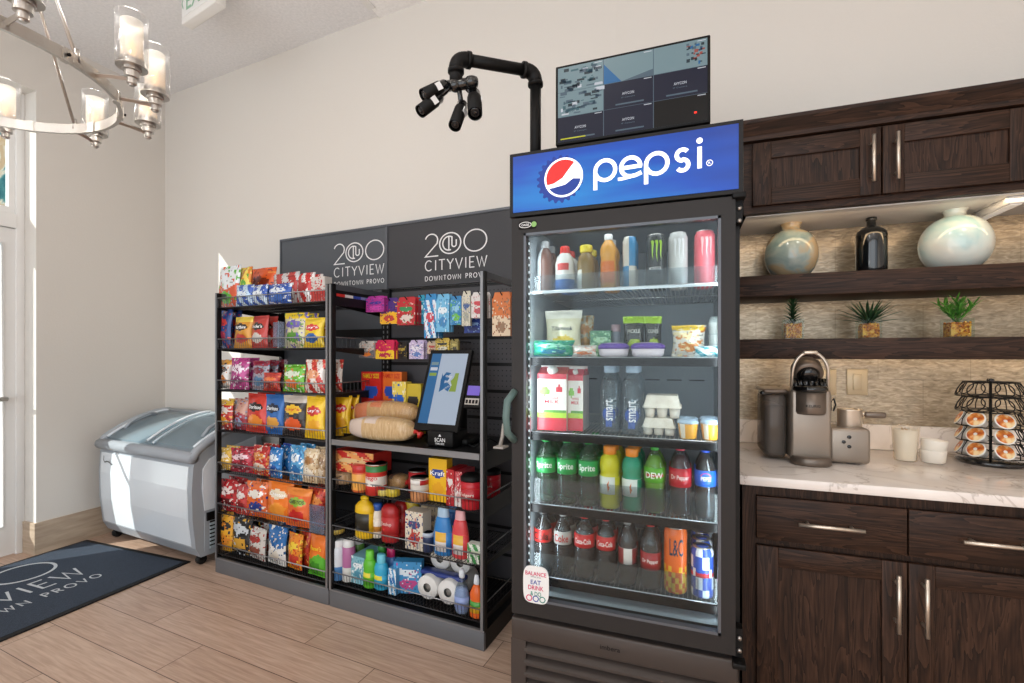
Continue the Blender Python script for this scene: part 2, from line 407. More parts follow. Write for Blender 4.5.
def obj(name, mb, parent=None, loc=None, rz=None):
    me = mb if isinstance(mb, bpy.types.Mesh) else mb.mesh(name)
    o = bpy.data.objects.new(name, me); COL.objects.link(o)
    if parent: o.parent = parent
    if loc: o.location = loc
    if rz: o.rotation_euler = (0, 0, rz)
    return o
def struct(name, mb): o = obj(name, mb); o['kind'] = 'structure'; return o
def tag(o, label, cat, group=None):
    o['label'] = label; o['category'] = cat
    if group: o['group'] = group
    return o
def empty(name, loc, label, cat, rz=0, group=None):
    o = bpy.data.objects.new(name, None); COL.objects.link(o); o.location = loc; o.rotation_euler = (0, 0, rz)
    o.empty_display_size = .05
    return tag(o, label, cat, group)
def fit_label(l):
    if len(l.split()) <= 16: return l
    l = l.replace(' with red cap and low dark red label', ' with low dark red label').replace(' on the fourth refrigerator shelf', '').replace(' and barcode side of a dull red label', ' and barcode label')
    if len(l.split()) <= 16: return l
    l = l.replace('directly behind the front one', 'behind the front one').replace('second one on its hook', 'second on its hook').replace('third one on its hook', 'third on its hook')
    if len(l.split()) <= 16: return l
    base, _, suf = l.rpartition(', '); b = base.split(' at the ')[0].split(' on the ')[0].split(' in the ')[0].split(' hung ')[0]
    if base and len((b + ', ' + suf).split()) <= 16: return b + ', ' + suf
    return ' '.join(l.split()[:16])
def dup(root, loc, rz=None, label=None):
    r = root.copy(); COL.objects.link(r); r.location = loc
    if rz is not None: r.rotation_euler = (root.rotation_euler[0], root.rotation_euler[1], rz)
    if label: r['label'] = fit_label(label)
    for ch in list(root.children):
        c = ch.copy(); COL.objects.link(c); c.parent = r
        for g in list(ch.children):
            d = g.copy(); COL.objects.link(d); d.parent = c
    return r

# ------------------------------------------------------------------ measured frames (a point seen in the photo, at a known distance)
FW = Vector((-math.sin(YAW), math.cos(YAW))); RT = Vector((math.cos(YAW), math.sin(YAW)))
class Frame:
    def __init__(s, o, ang): s.o = Vector(o); s.a = ang; s.ex = Vector((math.cos(ang), math.sin(ang))); s.ey = Vector((-math.sin(ang), math.cos(ang)))
    def x(s, px, d):
        t = (px - 512) / FPX; q = s.o + s.ey * d; k = RT - FW * t
        return -q.dot(k) / s.ex.dot(k)
    def h(s, px, py, d):
        q = s.o + s.ey * d + s.ex * s.x(px, d)
        return CH + (355 - py) / FPX * q.dot(FW)
    def w(s, x, d, h=0): q = s.o + s.ex * x + s.ey * d; return (q.x, q.y, h)
RK = Frame(RO, RA); FR = Frame((-.529, 1.453), 0); WD = Frame((0, 0), 0)
def pth(px, py, h):
    z = (h - CH) * FPX / (355 - py); q = RT * ((px - 512) / FPX * z) + FW * z
    return Vector((q.x, q.y, h))
def ptz(px, py, z):
    q = RT * ((px - 512) / FPX * z) + FW * z
    return Vector((q.x, q.y, CH + (355 - py) / FPX * z))

# ------------------------------------------------------------------ writing
_tc = {}
def textmesh(s, bold=False):
    if s in _tc: return _tc[s]
    c = bpy.data.curves.new('lettering', 'FONT'); c.body = s; c.align_x = 'CENTER'; c.resolution_u = 3
    c.offset = .012
    o = bpy.data.objects.new('lettering', c); COL.objects.link(o)
    dg = bpy.context.evaluated_depsgraph_get(); me = bpy.data.meshes.new_from_object(o.evaluated_get(dg))
    vs = [(v.co.x, v.co.y) for v in me.vertices]; fs = [tuple(p.vertices) for p in me.polygons]
    bpy.data.objects.remove(o); bpy.data.curves.remove(c); bpy.data.meshes.remove(me)
    x0 = min(v[0] for v in vs); x1 = max(v[0] for v in vs); y0 = min(v[1] for v in vs); y1 = max(v[1] for v in vs)
    vs = [((x - (x0 + x1) / 2) / (x1 - x0), (y - (y0 + y1) / 2) / (y1 - y0)) for x, y in vs]
    _tc[s] = (vs, fs); return _tc[s]
def text(mb, s, fn, cx, cy, w_, h_, mat):
    vs, fs = textmesh(s)
    mb.add([fn(cx + x * w_, cy + y * h_) for x, y in vs], fs, mat)
def arc(cx, cy, r, a0, a1, n=20, ry=None):
    ry = ry or r
    return [(cx + r * math.cos(math.radians(a0 + (a1 - a0) * i / n)), cy + ry * math.sin(math.radians(a0 + (a1 - a0) * i / n))) for i in range(n + 1)]
GL = {  # thin geometric capitals, height 1: (advance, strokes)
    'C': (.9, [arc(.46, .5, .42, 45, 315, 18, .5)]), 'I': (.3, [[(.15, 0), (.15, 1)]]), 'T': (.75, [[(0.02, 1), (.73, 1)], [(.375, 1), (.375, 0)]]),
    'Y': (.75, [[(.02, 1), (.375, .5)], [(.73, 1), (.375, .5)], [(.375, .5), (.375, 0)]]), 'V': (.8, [[(.02, 1), (.4, 0), (.78, 1)]]),
    'E': (.62, [[(.58, 1), (.08, 1), (.08, 0), (.58, 0)], [(.08, .5), (.5, .5)]]), 'W': (1.1, [[(.02, 1), (.3, 0), (.55, .9), (.8, 0), (1.08, 1)]]),
    'D': (.85, [[(.08, 0), (.08, 1), (.35, 1)] + arc(.35, .5, .43, 90, -90, 12, .5) + [(.08, 0)]]), 'O': (1.0, [arc(.5, .5, .45, 0, 360, 24, .5)]),
    'N': (.85, [[(.08, 0), (.08, 1), (.75, 0), (.75, 1)]]), 'P': (.65, [[(.08, 0), (.08, 1), (.33, 1)] + arc(.33, .75, .25, 90, -90, 8) + [(.08, .5)]]),
    'R': (.68, [[(.08, 0), (.08, 1), (.33, 1)] + arc(.33, .75, .25, 90, -90, 8) + [(.08, .5)], [(.3, .5), (.6, 0)]]), ' ': (.5, [])}
def strokes(mb, s, x0, y0, width, h, wd, fn, mat, gap=.22):
    tot = sum(GL[c][0] for c in s) + gap * (len(s) - 1); k = width / tot; x = x0
    for c in s:
        for st in GL[c][1]:
            cl = (c == 'O')
            pts = [(x + px * k, y0 + py * h) for px, py in st]
            mb.ribbon(pts[:-1] if cl else pts, wd, fn, mat, cl)
        x += (GL[c][0] + gap) * k
def house_logo(mb, fn, W, mat):
    """the 200 CITYVIEW DOWNTOWN PROVO mark; origin lower left, total width W"""
    t = .021 * W
    f = lambda x, y: fn(x * W, y * W)
    two = arc(.11, .71, .105, 165, -20, 12) + [(.205, .65), (.005, .44), (.225, .44)]
    mb.ribbon(two, t / W, f, mat)
    mb.ribbon(arc(.42, .63, .172, 0, 350, 35), t / W, f, mat, True)
    mb.ribbon(arc(.40, .63, .10, 60, 290, 16, .115), t / W, f, mat); mb.ribbon([(.40, .735), (.40, .525)], t / W, f, mat)
    mb.ribbon([(.45, .74), (.45, .60)] + arc(.485, .60, .035, 180, 360, 8) + [(.52, .68)], t / W, f, mat)
    mb.ribbon(arc(.82, .63, .175, 0, 352, 40), t / W, f, mat, True)
    strokes(mb, 'CITYVIEW', 0, .20, 1.0, .17, t / W * .8, f, mat, .2)
    strokes(mb, 'DOWNTOWN PROVO', 0, .03, 1.0, .075, t / W * .5, f, mat, .35)

# ------------------------------------------------------------------ the room
WL = lambda X: 2.40 - .0857 * (X + .78)          # line of the back wall behind the racks
BX = -.31; BY = WL(BX)                             # where it bends to the coffee bar wall
LX = -3.97; LY = WL(LX)
CZ = 3.40
mb = MB(); mb.box((-4.6, -3.2, -.1), (3.6, 2.9, 0), 'floor_planks'); struct('floor', mb)
mb = MB(); mb.add([(LX - .5, LY + .043, 0), (BX, BY, 0), (BX, BY, 3.6), (LX - .5, LY + .043, 3.6), (LX - .5, LY + .2, 0), (BX, BY + .15, 0), (BX, BY + .15, 3.6), (LX - .5, LY + .2, 3.6)],
                  [(0, 1, 2, 3), (7, 6, 5, 4), (0, 3, 7, 4), (1, 5, 6, 2), (3, 2, 6, 7), (0, 4, 5, 1)], 'wall_paint')
mb.box((BX, BY, 0), (3.6, BY + .15, 3.6), 'wall_paint'); struct('wall_back', mb)
JY = 1.855; OY0 = .80; OH = 3.02
mb = MB(); mb.box((LX - .2, JY, 0), (LX, LY + .02, 3.6), 'wall_paint')
mb.box((LX - .2, OY0, OH), (LX, JY, 3.6), 'wall_paint'); mb.box((LX - .2, -3.2, 0), (LX, OY0, 3.6), 'wall_paint'); struct('wall_left', mb)
mb = MB(); mb.box((3.45, -3.2, 0), (3.6, BY, 3.6), 'wall_paint'); struct('wall_right', mb)
mb = MB(); mb.box((LX, -3.2, 0), (3.45, -3.05, .35), 'wall_paint'); mb.box((LX, -3.2, 3.25), (3.45, -3.05, 3.6), 'wall_paint')
for x in (LX, -1.6, 1.0, 3.2): mb.box((x, -3.2, .35), (x + .25, -3.05, 3.25), 'wall_paint')
struct('wall_front', mb)
CXC = -1.70
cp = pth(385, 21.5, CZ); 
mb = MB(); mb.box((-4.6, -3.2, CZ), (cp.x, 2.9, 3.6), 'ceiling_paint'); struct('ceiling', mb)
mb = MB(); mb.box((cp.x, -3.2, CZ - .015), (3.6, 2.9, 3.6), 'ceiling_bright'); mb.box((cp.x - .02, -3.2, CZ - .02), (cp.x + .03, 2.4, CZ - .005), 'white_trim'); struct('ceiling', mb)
mb = MB(); mb.box((LX, JY, 0), (LX + .014, LY - .001, .205), 'baseboard_tile'); mb.box((LX - .13, JY - .014, 0), (LX + .014, JY, .205), 'baseboard_tile'); struct('baseboard_left', mb)
mb = MB(); mb.add([(LX + .014, LY - .02, 0), (BX - .1, WL(BX - .1) - .014, 0), (BX - .1, WL(BX - .1) - .014, .205), (LX + .014, LY - .02, .205), (LX + .014, LY, 0), (BX - .1, WL(BX - .1), 0), (BX - .1, WL(BX - .1), .205), (LX + .014, LY, .205)],
                  [(0, 1, 2, 3), (3, 2, 6, 7), (0, 3, 7, 4), (1, 5, 6, 2)], 'baseboard_tile'); struct('baseboard_back', mb)
# entrance door in the left wall with a transom light above
DX = LX - .15
mb = MB()
mb.box((DX - .05, JY - .045, 0), (DX + .03, JY, OH), 'white_trim', bev=.004)
mb.box((DX - .05, OY0, 0), (DX + .03, OY0 + .045, OH), 'white_trim', bev=.004)
mb.box((DX - .05, OY0 + .045, OH - .05), (DX + .029, JY - .045, OH), 'white_trim'); mb.box((DX - .05, OY0 + .045, 2.125), (DX + .035, JY - .045, 2.215), 'white_trim')
struct('trim_1', mb)
y0, y1 = OY0 + .045, JY - .045; ya, yb = 1.36, 1.75
mb = MB()
for lo, hi in (((y0, 2.22), (ya, OH - .05)), ((yb + .03, 2.22), (y1, OH - .05)), ((ya, 2.22), (yb + .03, 2.26)), ((ya, OH - .09), (yb + .03, OH - .05))):
    mb.box((DX - .02, lo[0], lo[1]), (DX + .015, hi[0], hi[1]), 'white_trim')
mb.box((DX - .004, ya, 2.26), (DX, yb + .03, OH - .09), 'glass_window'); struct('window_1', mb)
mb = MB()
for lo, hi in (((y0, .01), (ya, 2.12)), ((yb, .01), (y1, 2.12)), ((ya, .01), (yb, .2)), ((ya, 2.02), (yb, 2.12))):
    mb.box((DX - .02, lo[0], lo[1]), (DX + .02, hi[0], hi[1]), 'white_trim')
mb.box((DX - .004, ya, .2), (DX, yb, 2.02), 'glass_window'); mb.tube([(DX + .02, ya, .2), (DX + .02, ya, 2.02), (DX + .02, yb, 2.02), (DX + .02, yb, .2)], .008, 'white_trim', 6, closed=True)
d_ = struct('door_1', mb)
mb = MB(); mb.tube([(DX + .02, y0 + .1, 1.02), (DX + .07, y0 + .1, 1.02), (DX + .07, y1 - .06, 1.02), (DX + .02, y1 - .06, 1.02)], .014, 'nickel', 8); obj('push_bar', mb, d_)
# outside: paving and the painted wall across the way
mb = MB(); mb.box((-14, -12, -.2), (-4.65, 12, -.06), 'white_paint'); struct('ground', mb)
noisy('mural_paint', [(.42, '#d8b58c'), (.47, '#efe2c8'), (.52, '#4e8f8c'), (.62, '#2f6f74')], 2.2, .8, dist=1.5)
pbr('stucco_pale', '#cfc4be', .9)
mb = MB(); mb.box((-9.2, 2.2, -.06), (-9.0, 9.5, 2.6), 'stucco_pale'); mb.box((-9.2, 2.2, 2.6), (-9.0, 9.5, 6.0), 'mural_paint')
tag(obj('mural_wall', mb), 'outdoor wall painted in teal and cream shapes seen through the transom glass', 'wall')

# ------------------------------------------------------------------ doormat
mb = MB(); mb.rounded((-3.93, .62, .0), (-2.905, 2.115, .009), .004, 'black_rubber'); mb.box((-3.9, .65, .008), (-2.935, 2.085, .0105), 'mat_pile')
t = obj('doormat', mb); tag(t, 'dark blue-grey entrance mat lettered in white by the door', 'mat')
mb = MB(); pbr('mat_white', '#c9cdd0', .95); house_logo(mb, lambda x, y: (-3.17 - y * 1.0, 1.0 + x, .0112), .80, 'mat_white'); obj('lettering', mb, t)

# ------------------------------------------------------------------ chest freezer
fo = Vector((-3.885, 2.165)); fa = math.radians(-6.6); FL = 1.105
t = empty('chest_freezer', (fo.x, fo.y, 0), 'white ice cream chest freezer with curved glass lids in the corner', 'freezer', fa)
def arc2(n=10): return [(.03 + .41 * i / n, .715 + .15 * math.sin(PI / 2 * i / n) ** .9) for i in range(n + 1)]
mb = MB()
prof = [(.05, .06), (.02, .12), (.0, .3), (-.004, .48), (.005, .62), (.03, .70)] + [(y, z - .02) for y, z in arc2()][1:] + [(.455, .8), (.455, .06)]
mb.ext(prof, 0, FL, 'freezer_grey', False); obj('body', mb, t)
mb = MB(); pts = [(.048, .085), (.017, .13), (-.003, .3), (-.008, .48), (.000, .62)]
nx = 2
mb.ext(pts + [(y + .02, z) for y, z in reversed(pts)], .03, FL - .045, 'freezer_white'); fp = obj('front_panel', mb, t)
mb = MB(); fnm = lambda x, y: (x, -.012, y)
mb.ribbon([(.09, .60), (.085, .57), (.1, .555), (.13, .565), (.16, .56), (.19, .545), (.2, .555)], .006, fnm, 'black_matte')
obj('emblem', mb, fp)
mb = MB(); sp_ = [(.10, .16), (.055, .3), (.05, .48), (.055, .62), (.08, .66), (.2, .73), (.40, .77), (.42, .7), (.42, .33), (.12, .33)]
sp_ = [(.07, .34), (.055, .48), (.06, .60), (.1, .655), (.2, .70), (.41, .75), (.42, .34)]
mb.ext(sp_, FL, FL + .004, 'freezer_white'); obj('side_panel', mb, t)
mb = MB(); mb.box((FL, .07, .09), (FL + .004, .43, .32), 'freezer_grey')
for i in range(7): mb.box((FL + .003, .10, .10 + i * .024), (FL + .012, .40, .113 + i * .024), 'black_matte' if i % 1 else 'freezer_inner')
for i in range(7): mb.box((FL + .004, .10, .113 + i * .024), (FL + .006, .40, .124 + i * .024), 'black_matte')
vg = obj('vent_grille', mb, t)
mb = MB(); mb.box((FL + .004, .08, .275), (FL + .014, .42, .325), 'black_matte'); mb.box((FL + .014, .16, .29), (FL + .016, .2, .31), 'led_red'); mb.box((FL + .014, .24, .29), (FL + .016, .28, .31), 'led_green'); obj('control_panel', mb, t)
for k, (x0, x1, dz) in enumerate(((.04, FL * .56, .0), (FL * .5, FL - .04, .012))):
    mb = MB(); a = [(y, z + .004 + dz) for y, z in arc2()]
    mb.ext(a + [(y, z - .006) for y, z in reversed(a)], x0, x1, 'lid_glass', False); g_ = obj('glass_lid', mb, t)
    mb = MB()
    for xx in (x0, x1): mb.tube([(xx, y, z + .004) for y, z in a], .009, 'freezer_white', 6)
    obj('lid_frame', mb, g_)
    mb = MB(); xx = x0 + .05 if k == 0 else x1 - .05; a2 = a[2:8]
    mb.tube([(xx, a2[0][0], a2[0][1])] + [(xx, y, z + .028) for y, z in a2[1:-1]] + [(xx, a2[-1][0], a2[-1][1])], .011, 'freezer_grey', 8); obj('lid_handle', mb, g_)
mb = MB(); a = arc2()
for xx in (.01, FL - .01): mb.tube([(xx, .0, .67)] + [(xx, y, z) for y, z in a] + [(xx, .45, .83)], .026, 'freezer_grey', 10)
mb.tube([(0, .006, .675), (FL, .006, .675)], .036, 'freezer_grey', 12); mb.tube([(0, .44, .862), (FL, .44, .862)], .022, 'freezer_grey', 10); obj('rim', mb, t)
for x in (.06, FL - .05):
    for y in (.08, .40):
        mb = MB(); mb.cyl((x - .012, y, .03), (x + .012, y, .03), .03, 'black_rubber', 14); mb.box((x - .018, y - .018, .03), (x + .018, y + .018, .062), 'black_matte'); obj('caster', mb, t)

# ------------------------------------------------------------------ shelving racks
RW = .9144; RD = .475
L_RAILS = [.172 + .2445 * k for k in range(7)]
def basket(x0, x1, rail, d1=.33, hgt=.058, d0=.0, dx=.0185):
    mb = MB(); z0 = rail - hgt
    mb.tube([(x0, d1, rail), (x0, d0, rail), (x1, d0, rail), (x1, d1, rail)], .0032, 'rail_chrome', 6)
    mb.tube([(x0, d1, z0), (x0, d0 + .006, z0), (x1, d0 + .006, z0), (x1, d1, z0)], .0032, 'rack_wire', 6)
    n = int((x1 - x0) / dx)
    for i in range(n + 1):
        x = x0 + (x1 - x0) * i / n
        mb.tube([(x, d0, rail), (x, d0 + .006, z0), (x, d1, z0)], .0016, 'rack_wire', 4, smooth=False)
    for k in range(3): y = d0 + (d1 - d0) * (k + 1) / 3; mb.tube([(x0, y, z0 - .003), (x1, y, z0 - .003)], .003, 'rack_wire', 5)
    for x in (x0, x1):
        for k in range(12): y = d0 + (d1 - d0) * k / 12; mb.tube([(x, y, rail), (x, y, z0)], .0016, 'rack_wire', 4, smooth=False)
    return mb
rack = []
for ri in range(2):
    lab = ['black wire-basket shelving rack filled with snack bags beside the chest freezer', 'black shelving rack with checkout kiosk and groceries beside the tall refrigerator'][ri]
    o = RK.w(ri * RW, 0)
    t = empty('shelving_rack', (o[0], o[1], 0), lab, 'shelving rack', RA, 'pair of steel shelving racks'); rack.append(t)
    mb = MB(); mb.box((.003, 0, 0), (RW - .003, .018, .088), 'kick_grey', bev=.003); mb.box((.003, .018, 0), (RW - .003, RD, .082), 'rack_black'); mb.box((.003, -.001, .082), (RW - .003, .012, .09), 'post_edge'); obj('base', mb, t)
    for (x, d) in ((.012, .012), (RW - .012, .012)):
        mb = MB(); mb.box((x - .011, d - .012, .08), (x + .011, d + .014, 1.67), 'rack_black'); mb.box((x - .0095, d - .0135, .09), (x + .0035, d - .012, 1.668), 'post_edge'); obj('post', mb, t)
    for (x, d) in ((.015, RD - .015), (RW - .015, RD - .015)):
        mb = MB(); mb.box((x - .015, d - .015, .08), (x + .015, d + .015, 1.695), 'rack_black')
        for k in range(49): mb.box((x - .004, d - .0158, .2 + k * .03), (x + .004, d - .0149, .216 + k * .03), 'post_edge')
        obj('upright', mb, t)
    for x in (.012, RW - .012):
        mb = MB(); mb.box((x - .008, .02, 1.64), (x + .008, RD - .03, 1.67), 'rack_grey'); obj('top_rail', mb, t)
    # sign board over the rack
    mb = MB(); mb.box((.0, RD - .02, 1.70), (RW, RD + .005, 2.088), 'panel_grey' if ri == 0 else 'panel_dark')
    for lo, hi in (((0, RD - .026, 2.076), (RW, RD + .006, 2.09)), ((0, RD - .026, 1.695), (.01, RD + .006, 2.09)), ((RW - .01, RD - .026, 1.695), (RW, RD + .006, 2.09))): mb.box(lo, hi, 'rack_grey')
    sg = obj('sign_board', mb, t)
    mb = MB(); d = RD - .0225
    xa = RK.x((334, 425)[ri], d) - ri * RW; xb = RK.x((384, 487)[ri], d) - ri * RW
    zb = RK.h((384, 487)[ri], (282, 276)[ri], d) - .03 * (xb - xa)
    house_logo(mb, lambda x, y: (xa + x, d, zb + y * .84), xb - xa, 'letter_white'); obj('lettering', mb, sg)
    # back panel: smooth on the left rack, perforated slats on the right one
    mb = MB()
    if ri == 0:
        mb.box((.03, RD - .012, .09), (RW - .03, RD, 1.695), 'panel_grey')
        for k in range(4): mb.box((.03, RD - .018, .42 + k * .33), (RW - .03, RD - .011, .47 + k * .33), 'rack_black')
    else:
        for k in range(11):
            z = .09 + k * .146; mb.box((.03, RD - .012, z), (RW - .03, RD, z + .128), 'pegboard'); mb.box((.03, RD - .007, z + .128), (RW - .03, RD, z + .146), 'rack_black')
            if k > 4:
                for i in range(int(.5 / .025)):
                    for j in range(4):
                        x = .40 + i * .025; zz = z + .02 + j * .028; mb.box((x - .003, RD - .0126, zz - .003), (x + .003, RD - .0119, zz + .003), 'peg_hole')
    obj('back_panel', mb, t)
    rails = L_RAILS if ri == 0 else [.18, .422, .66]
    for k, r in enumerate(rails):
        obj('wire_basket', basket(.026, RW - .026, r, .36 if ri == 0 else .42), t)
        for x in (.03, RW - .03):
            mb = MB(); mb.add([(x - .003, .02, r - .07), (x + .003, .02, r - .07), (x - .003, RD - .03, r - .11), (x + .003, RD - .03, r - .11), (x - .003, .02, r - .061), (x + .003, .02, r - .061), (x - .003, RD - .03, r - .061), (x + .003, RD - .03, r - .061)],
                              [(0, 1, 3, 2), (4, 6, 7, 5), (0, 4, 5, 1), (2, 3, 7, 6), (0, 2, 6, 4), (1, 5, 7, 3)], 'rack_black'); obj('bracket', mb, t)
    if ri == 1:
        mb = MB(); mb.box((.024, .0, .838), (RW - .024, RD - .03, .864), 'rack_black', bev=.002); mb.box((.024, -.006, .838), (RW - .024, .001, .866), 'post_edge'); obj('worktop', mb, t)
        mb = MB(); mb.box((RW - .026, .02, .56), (RW - .022, RD - .03, .64), 'rack_black'); mb.box((RW - .026, .02, .78), (RW - .022, RD - .03, .86), 'rack_black'); obj('side_panel', mb, t)
# price strips on the middle rail
mb = MB()
for k, c in enumerate(('#c9302a', '#e5e5e5', '#27479e', '#7d86b8', '#e5e5e5')): mb.box((.023, .03 + k * .06, 1.607), (.025, .088 + k * .06, 1.622), c)
mb.box((.018, .02, 1.56), (.023, RD - .03, 1.64), 'rack_black'); obj('price_rail', mb, rack[1])

# ------------------------------------------------------------------ printed packs
def blob(u, v, cu, cv, ru, rv, s=0):
    return ((u - cu) / ru) ** 2 + ((v - cv) / rv) ** 2 < 1 + (.5 * noise.noise(Vector((u * 6 + s, v * 6, s))) if s else 0)
def P_oval(base, logo, acc, top=None, seed=1):
    def f(u, v):
        if blob(u, v, .5, .66, .36, .11): return logo
        if blob(u, v, .52, .3, .33, .15, seed): return acc
        if top and v > .82: return top
        return base
    return f
def P_split(top, bot, acc, line=.5, logo=None, seed=2):
    def f(u, v):
        if logo and blob(u, v, .5, line + .12, .33, .1): return logo
        if blob(u, v, .5, .25, .28, .14, seed): return acc
        return top if v > line + .06 * math.sin(u * 7 + seed) else bot
    return f
def P_stripe(base, c2, acc, seed=3, n=4):
    def f(u, v):
        if blob(u, v, .5, .55, .34, .13): return acc
        return base if math.sin((u + v * .6) * PI * n + seed) > 0 else c2
    return f
def busy(f, cols, seed):
    def g(u, v):
        k = noise.noise(Vector((u * 9 + seed * 3.1, v * 12 + seed, seed * .7))); q = noise.noise(Vector((u * 15 + seed, v * 18, seed * 1.7)))
        if k > .40: return cols[1]
        if k < -.43: return cols[2]
        return f(u, v) if q < .42 else shade(cols[0])
    return g
def shade(h):
    r, g, b = (int(h[i:i + 2], 16) for i in (1, 3, 5)); k = .72
    return '#%02x%02x%02x' % (int(r * k), int(g * k), int(b * k))
def P_plain(c): return lambda u, v: c
PAT = {'oval': P_oval, 'split': P_split, 'stripe': P_stripe}

def bag_mesh(w_, h, d, paint, seed, word=None, wc='#ffffff', nx=22, nz=28, wz=.66, clearwin=False):
    rr = random.Random(seed); off = rr.random() * 50
    c = .055
    def surf(u, v, side):
        vv = min(1, max(0, (v - c) / (1 - 2 * c)))
        th = d / 2 * (max(0, math.sin(PI * u)) ** .55) * (max(0, math.sin(PI * vv)) ** .42) + .0012
        nn = noise.noise(Vector((u * 3.2 + off, v * 4.1, side * 3 + off))) * .22 + noise.noise(Vector((u * 8 + off, v * 9, side * 5))) * .09
        th *= 1 + nn
        if v < c or v > 1 - c: th = .0015 + .0015 * math.sin(u * 40)
        x = (u - .5) * w_ * (1 - .10 * math.sin(PI * vv)); z = v * h + .012 * h * noise.noise(Vector((u * 3 + off, v * 2, 9)))
        lean = -.03 * h * max(0, v - .6) * noise.noise(Vector((u * 2 + off, 3, 1))) * 4
        return (x, side * th + lean, z)
    mb = MB()
    for side in (-1, 1):
        vs = []; fs = []; ms = []
        for j in range(nz + 1):
            for i in range(nx + 1): vs.append(surf(i / nx, j / nz, side))
        for j in range(nz):
            for i in range(nx):
                a = j * (nx + 1) + i; q = (a, a + 1, a + nx + 2, a + nx + 1)
                fs.append(q if side < 0 else tuple(reversed(q))); u = (i + .5) / nx; v = (j + .5) / nz
                k = paint(u, v); ms.append('film' + k if k.startswith('#') else k)
        mb.add(vs, fs, ms, True)
    lt = None
    if word:
        lt = MB()
        def fn(x, y):
            u = .5 + x; p = surf(min(.98, max(.02, u)), y, -1); return (p[0], p[1] - .0015, p[2])
        text(lt, word, fn, 0, wz, .62, .095, wc)
    return mb, lt

cnt = [0]
def behind_label(label, k):
    w_ = ('behind the ' if k == 0 else 'third behind the ') + label
    w_ = w_.replace('standing left of the bread ', 'left of the bread '); ws = w_.split(); return 'bag ' + w_ if len(ws) < 16 else 'bag ' + ' '.join(ws[:15])
def bag(fr, shelf_z, px0, px1, ytop, d, cols, label, name='snack_bag', cat='snack bag', style='oval', word=None, wc='#ffffff', depth=.055, lean=.06, roll=0., group=None, behind=0, wz=.66, ground=None):
    cnt[0] += 1
    x0 = fr.x(px0, d); x1 = fr.x(px1, d); wd = abs(x1 - x0); h = max(.03, fr.h((px0 + px1) / 2, ytop, d) - shelf_z)
    paint = PAT[style](*cols[:3], seed=cnt[0]) if style != 'plain' else P_plain(cols[0])
    if style == 'oval' and len(cols) > 3: paint = P_oval(cols[0], cols[1], cols[2], cols[3], seed=cnt[0])
    if style != 'plain' and not word: paint = busy(paint, cols, cnt[0])
    mb, lt = bag_mesh(wd * 1.0, h, min(depth, wd * .55), paint, cnt[0], word, wc, wz=wz)
    p = fr.w((x0 + x1) / 2, d, shelf_z + .002)
    o = obj(name, mb); o.location = p; o.rotation_euler = (-lean, roll, fr.a + math.radians(random.uniform(-7, 7)))
    tag(o, label, cat, group)
    if lt: obj('lettering', lt, o)
    for k in range(behind):
        q = fr.w((x0 + x1) / 2 + random.uniform(-.006, .006), d + (k + 1) * min(depth, wd * .55) * 1.12, shelf_z + .002)
        dup(o, q, label=behind_label(label, k))
    return o
GB = ['snack bags on the %s basket of the left rack' % n for n in ('lowest', 'second', 'third', 'fourth', 'fifth', 'sixth', 'top')]
def LB(k, *a, **kw):      # bag standing in left-rack basket k (0 = lowest)
    kw.setdefault('group', GB[k]); return bag(RK, L_RAILS[k] - .056, *a, **kw)
D1 = .045
# top basket
LB(6, 217, 240, 266, .075, ('#dfe3e6', '#cf5a3a', '#5fae3c'), 'white and green sweets bag standing at the left end of the top basket', style='split')
LB(6, 238, 251, 267, .10, ('#e0872a', '#e9d25c', '#5fa33c'), 'yellow and orange sweets bag tucked behind the white and green one', style='stripe')
LB(6, 247, 274, 268, .20, ('#dd5a22', '#7a2a1a', '#e88a3a'), 'crumpled orange bag leaning at the back of the top basket')
LB(6, 270, 300, 273, .16, ('#b8322d', '#c9c5c5', '#8f2320'), 'red and silver bag behind the blue packs of the top basket', style='stripe', behind=1)
LB(6, 296, 314, 273, .15, ('#c8302c', '#e9e4e2', '#b02a28'), 'red bag with white stripes near the right end of the top basket', style='stripe', behind=1)
LB(6, 236, 253, 285, .04, ('#b7cfe4', '#2f56ae', '#dbe6f0'), 'pale blue puffy pack at the left of three in the top basket', style='stripe')
LB(6, 251, 269, 285, .045, ('#c5d6e6', '#2a52aa', '#e8eef4'), 'pale blue puffy pack in the middle of three in the top basket', style='stripe')
LB(6, 267, 292, 284, .05, ('#2450a8', '#e2e9f1', '#3d6cc0'), 'deep blue puffy pack at the right of three in the top basket')
# second from top
LB(5, 216, 232, 310, D1, ('#26407f', '#c23b3a', '#8a2b46'), 'dark blue and red bag at the left end of the sixth basket', behind=1)
LB(5, 234, 252, 317, D1, ('#cf8f2c', '#2c2624', '#b8352a', '#e0c24a'), 'gold and black chip bag second from left in the sixth basket', behind=1, word='Hardbite')
LB(5, 250, 269, 316, D1, ('#b83a33', '#2c2624', '#d8d0c8'), 'red and white chip bag with black lettering in the sixth basket', behind=1, word="Uncle's")
LB(5, 284, 307, 313, D1 + .01, ('#cfc9a4', '#6f62b0', '#5f9a3c', '#e6c52a'), 'tan bag with violet lettering and yellow top in the sixth basket', behind=1)
LB(5, 304, 324, 318, D1, ('#e8c62e', '#d8433a', '#2c62a8'), 'yellow bag with red badge and blue edges in the sixth basket', behind=1, word="Lay's")
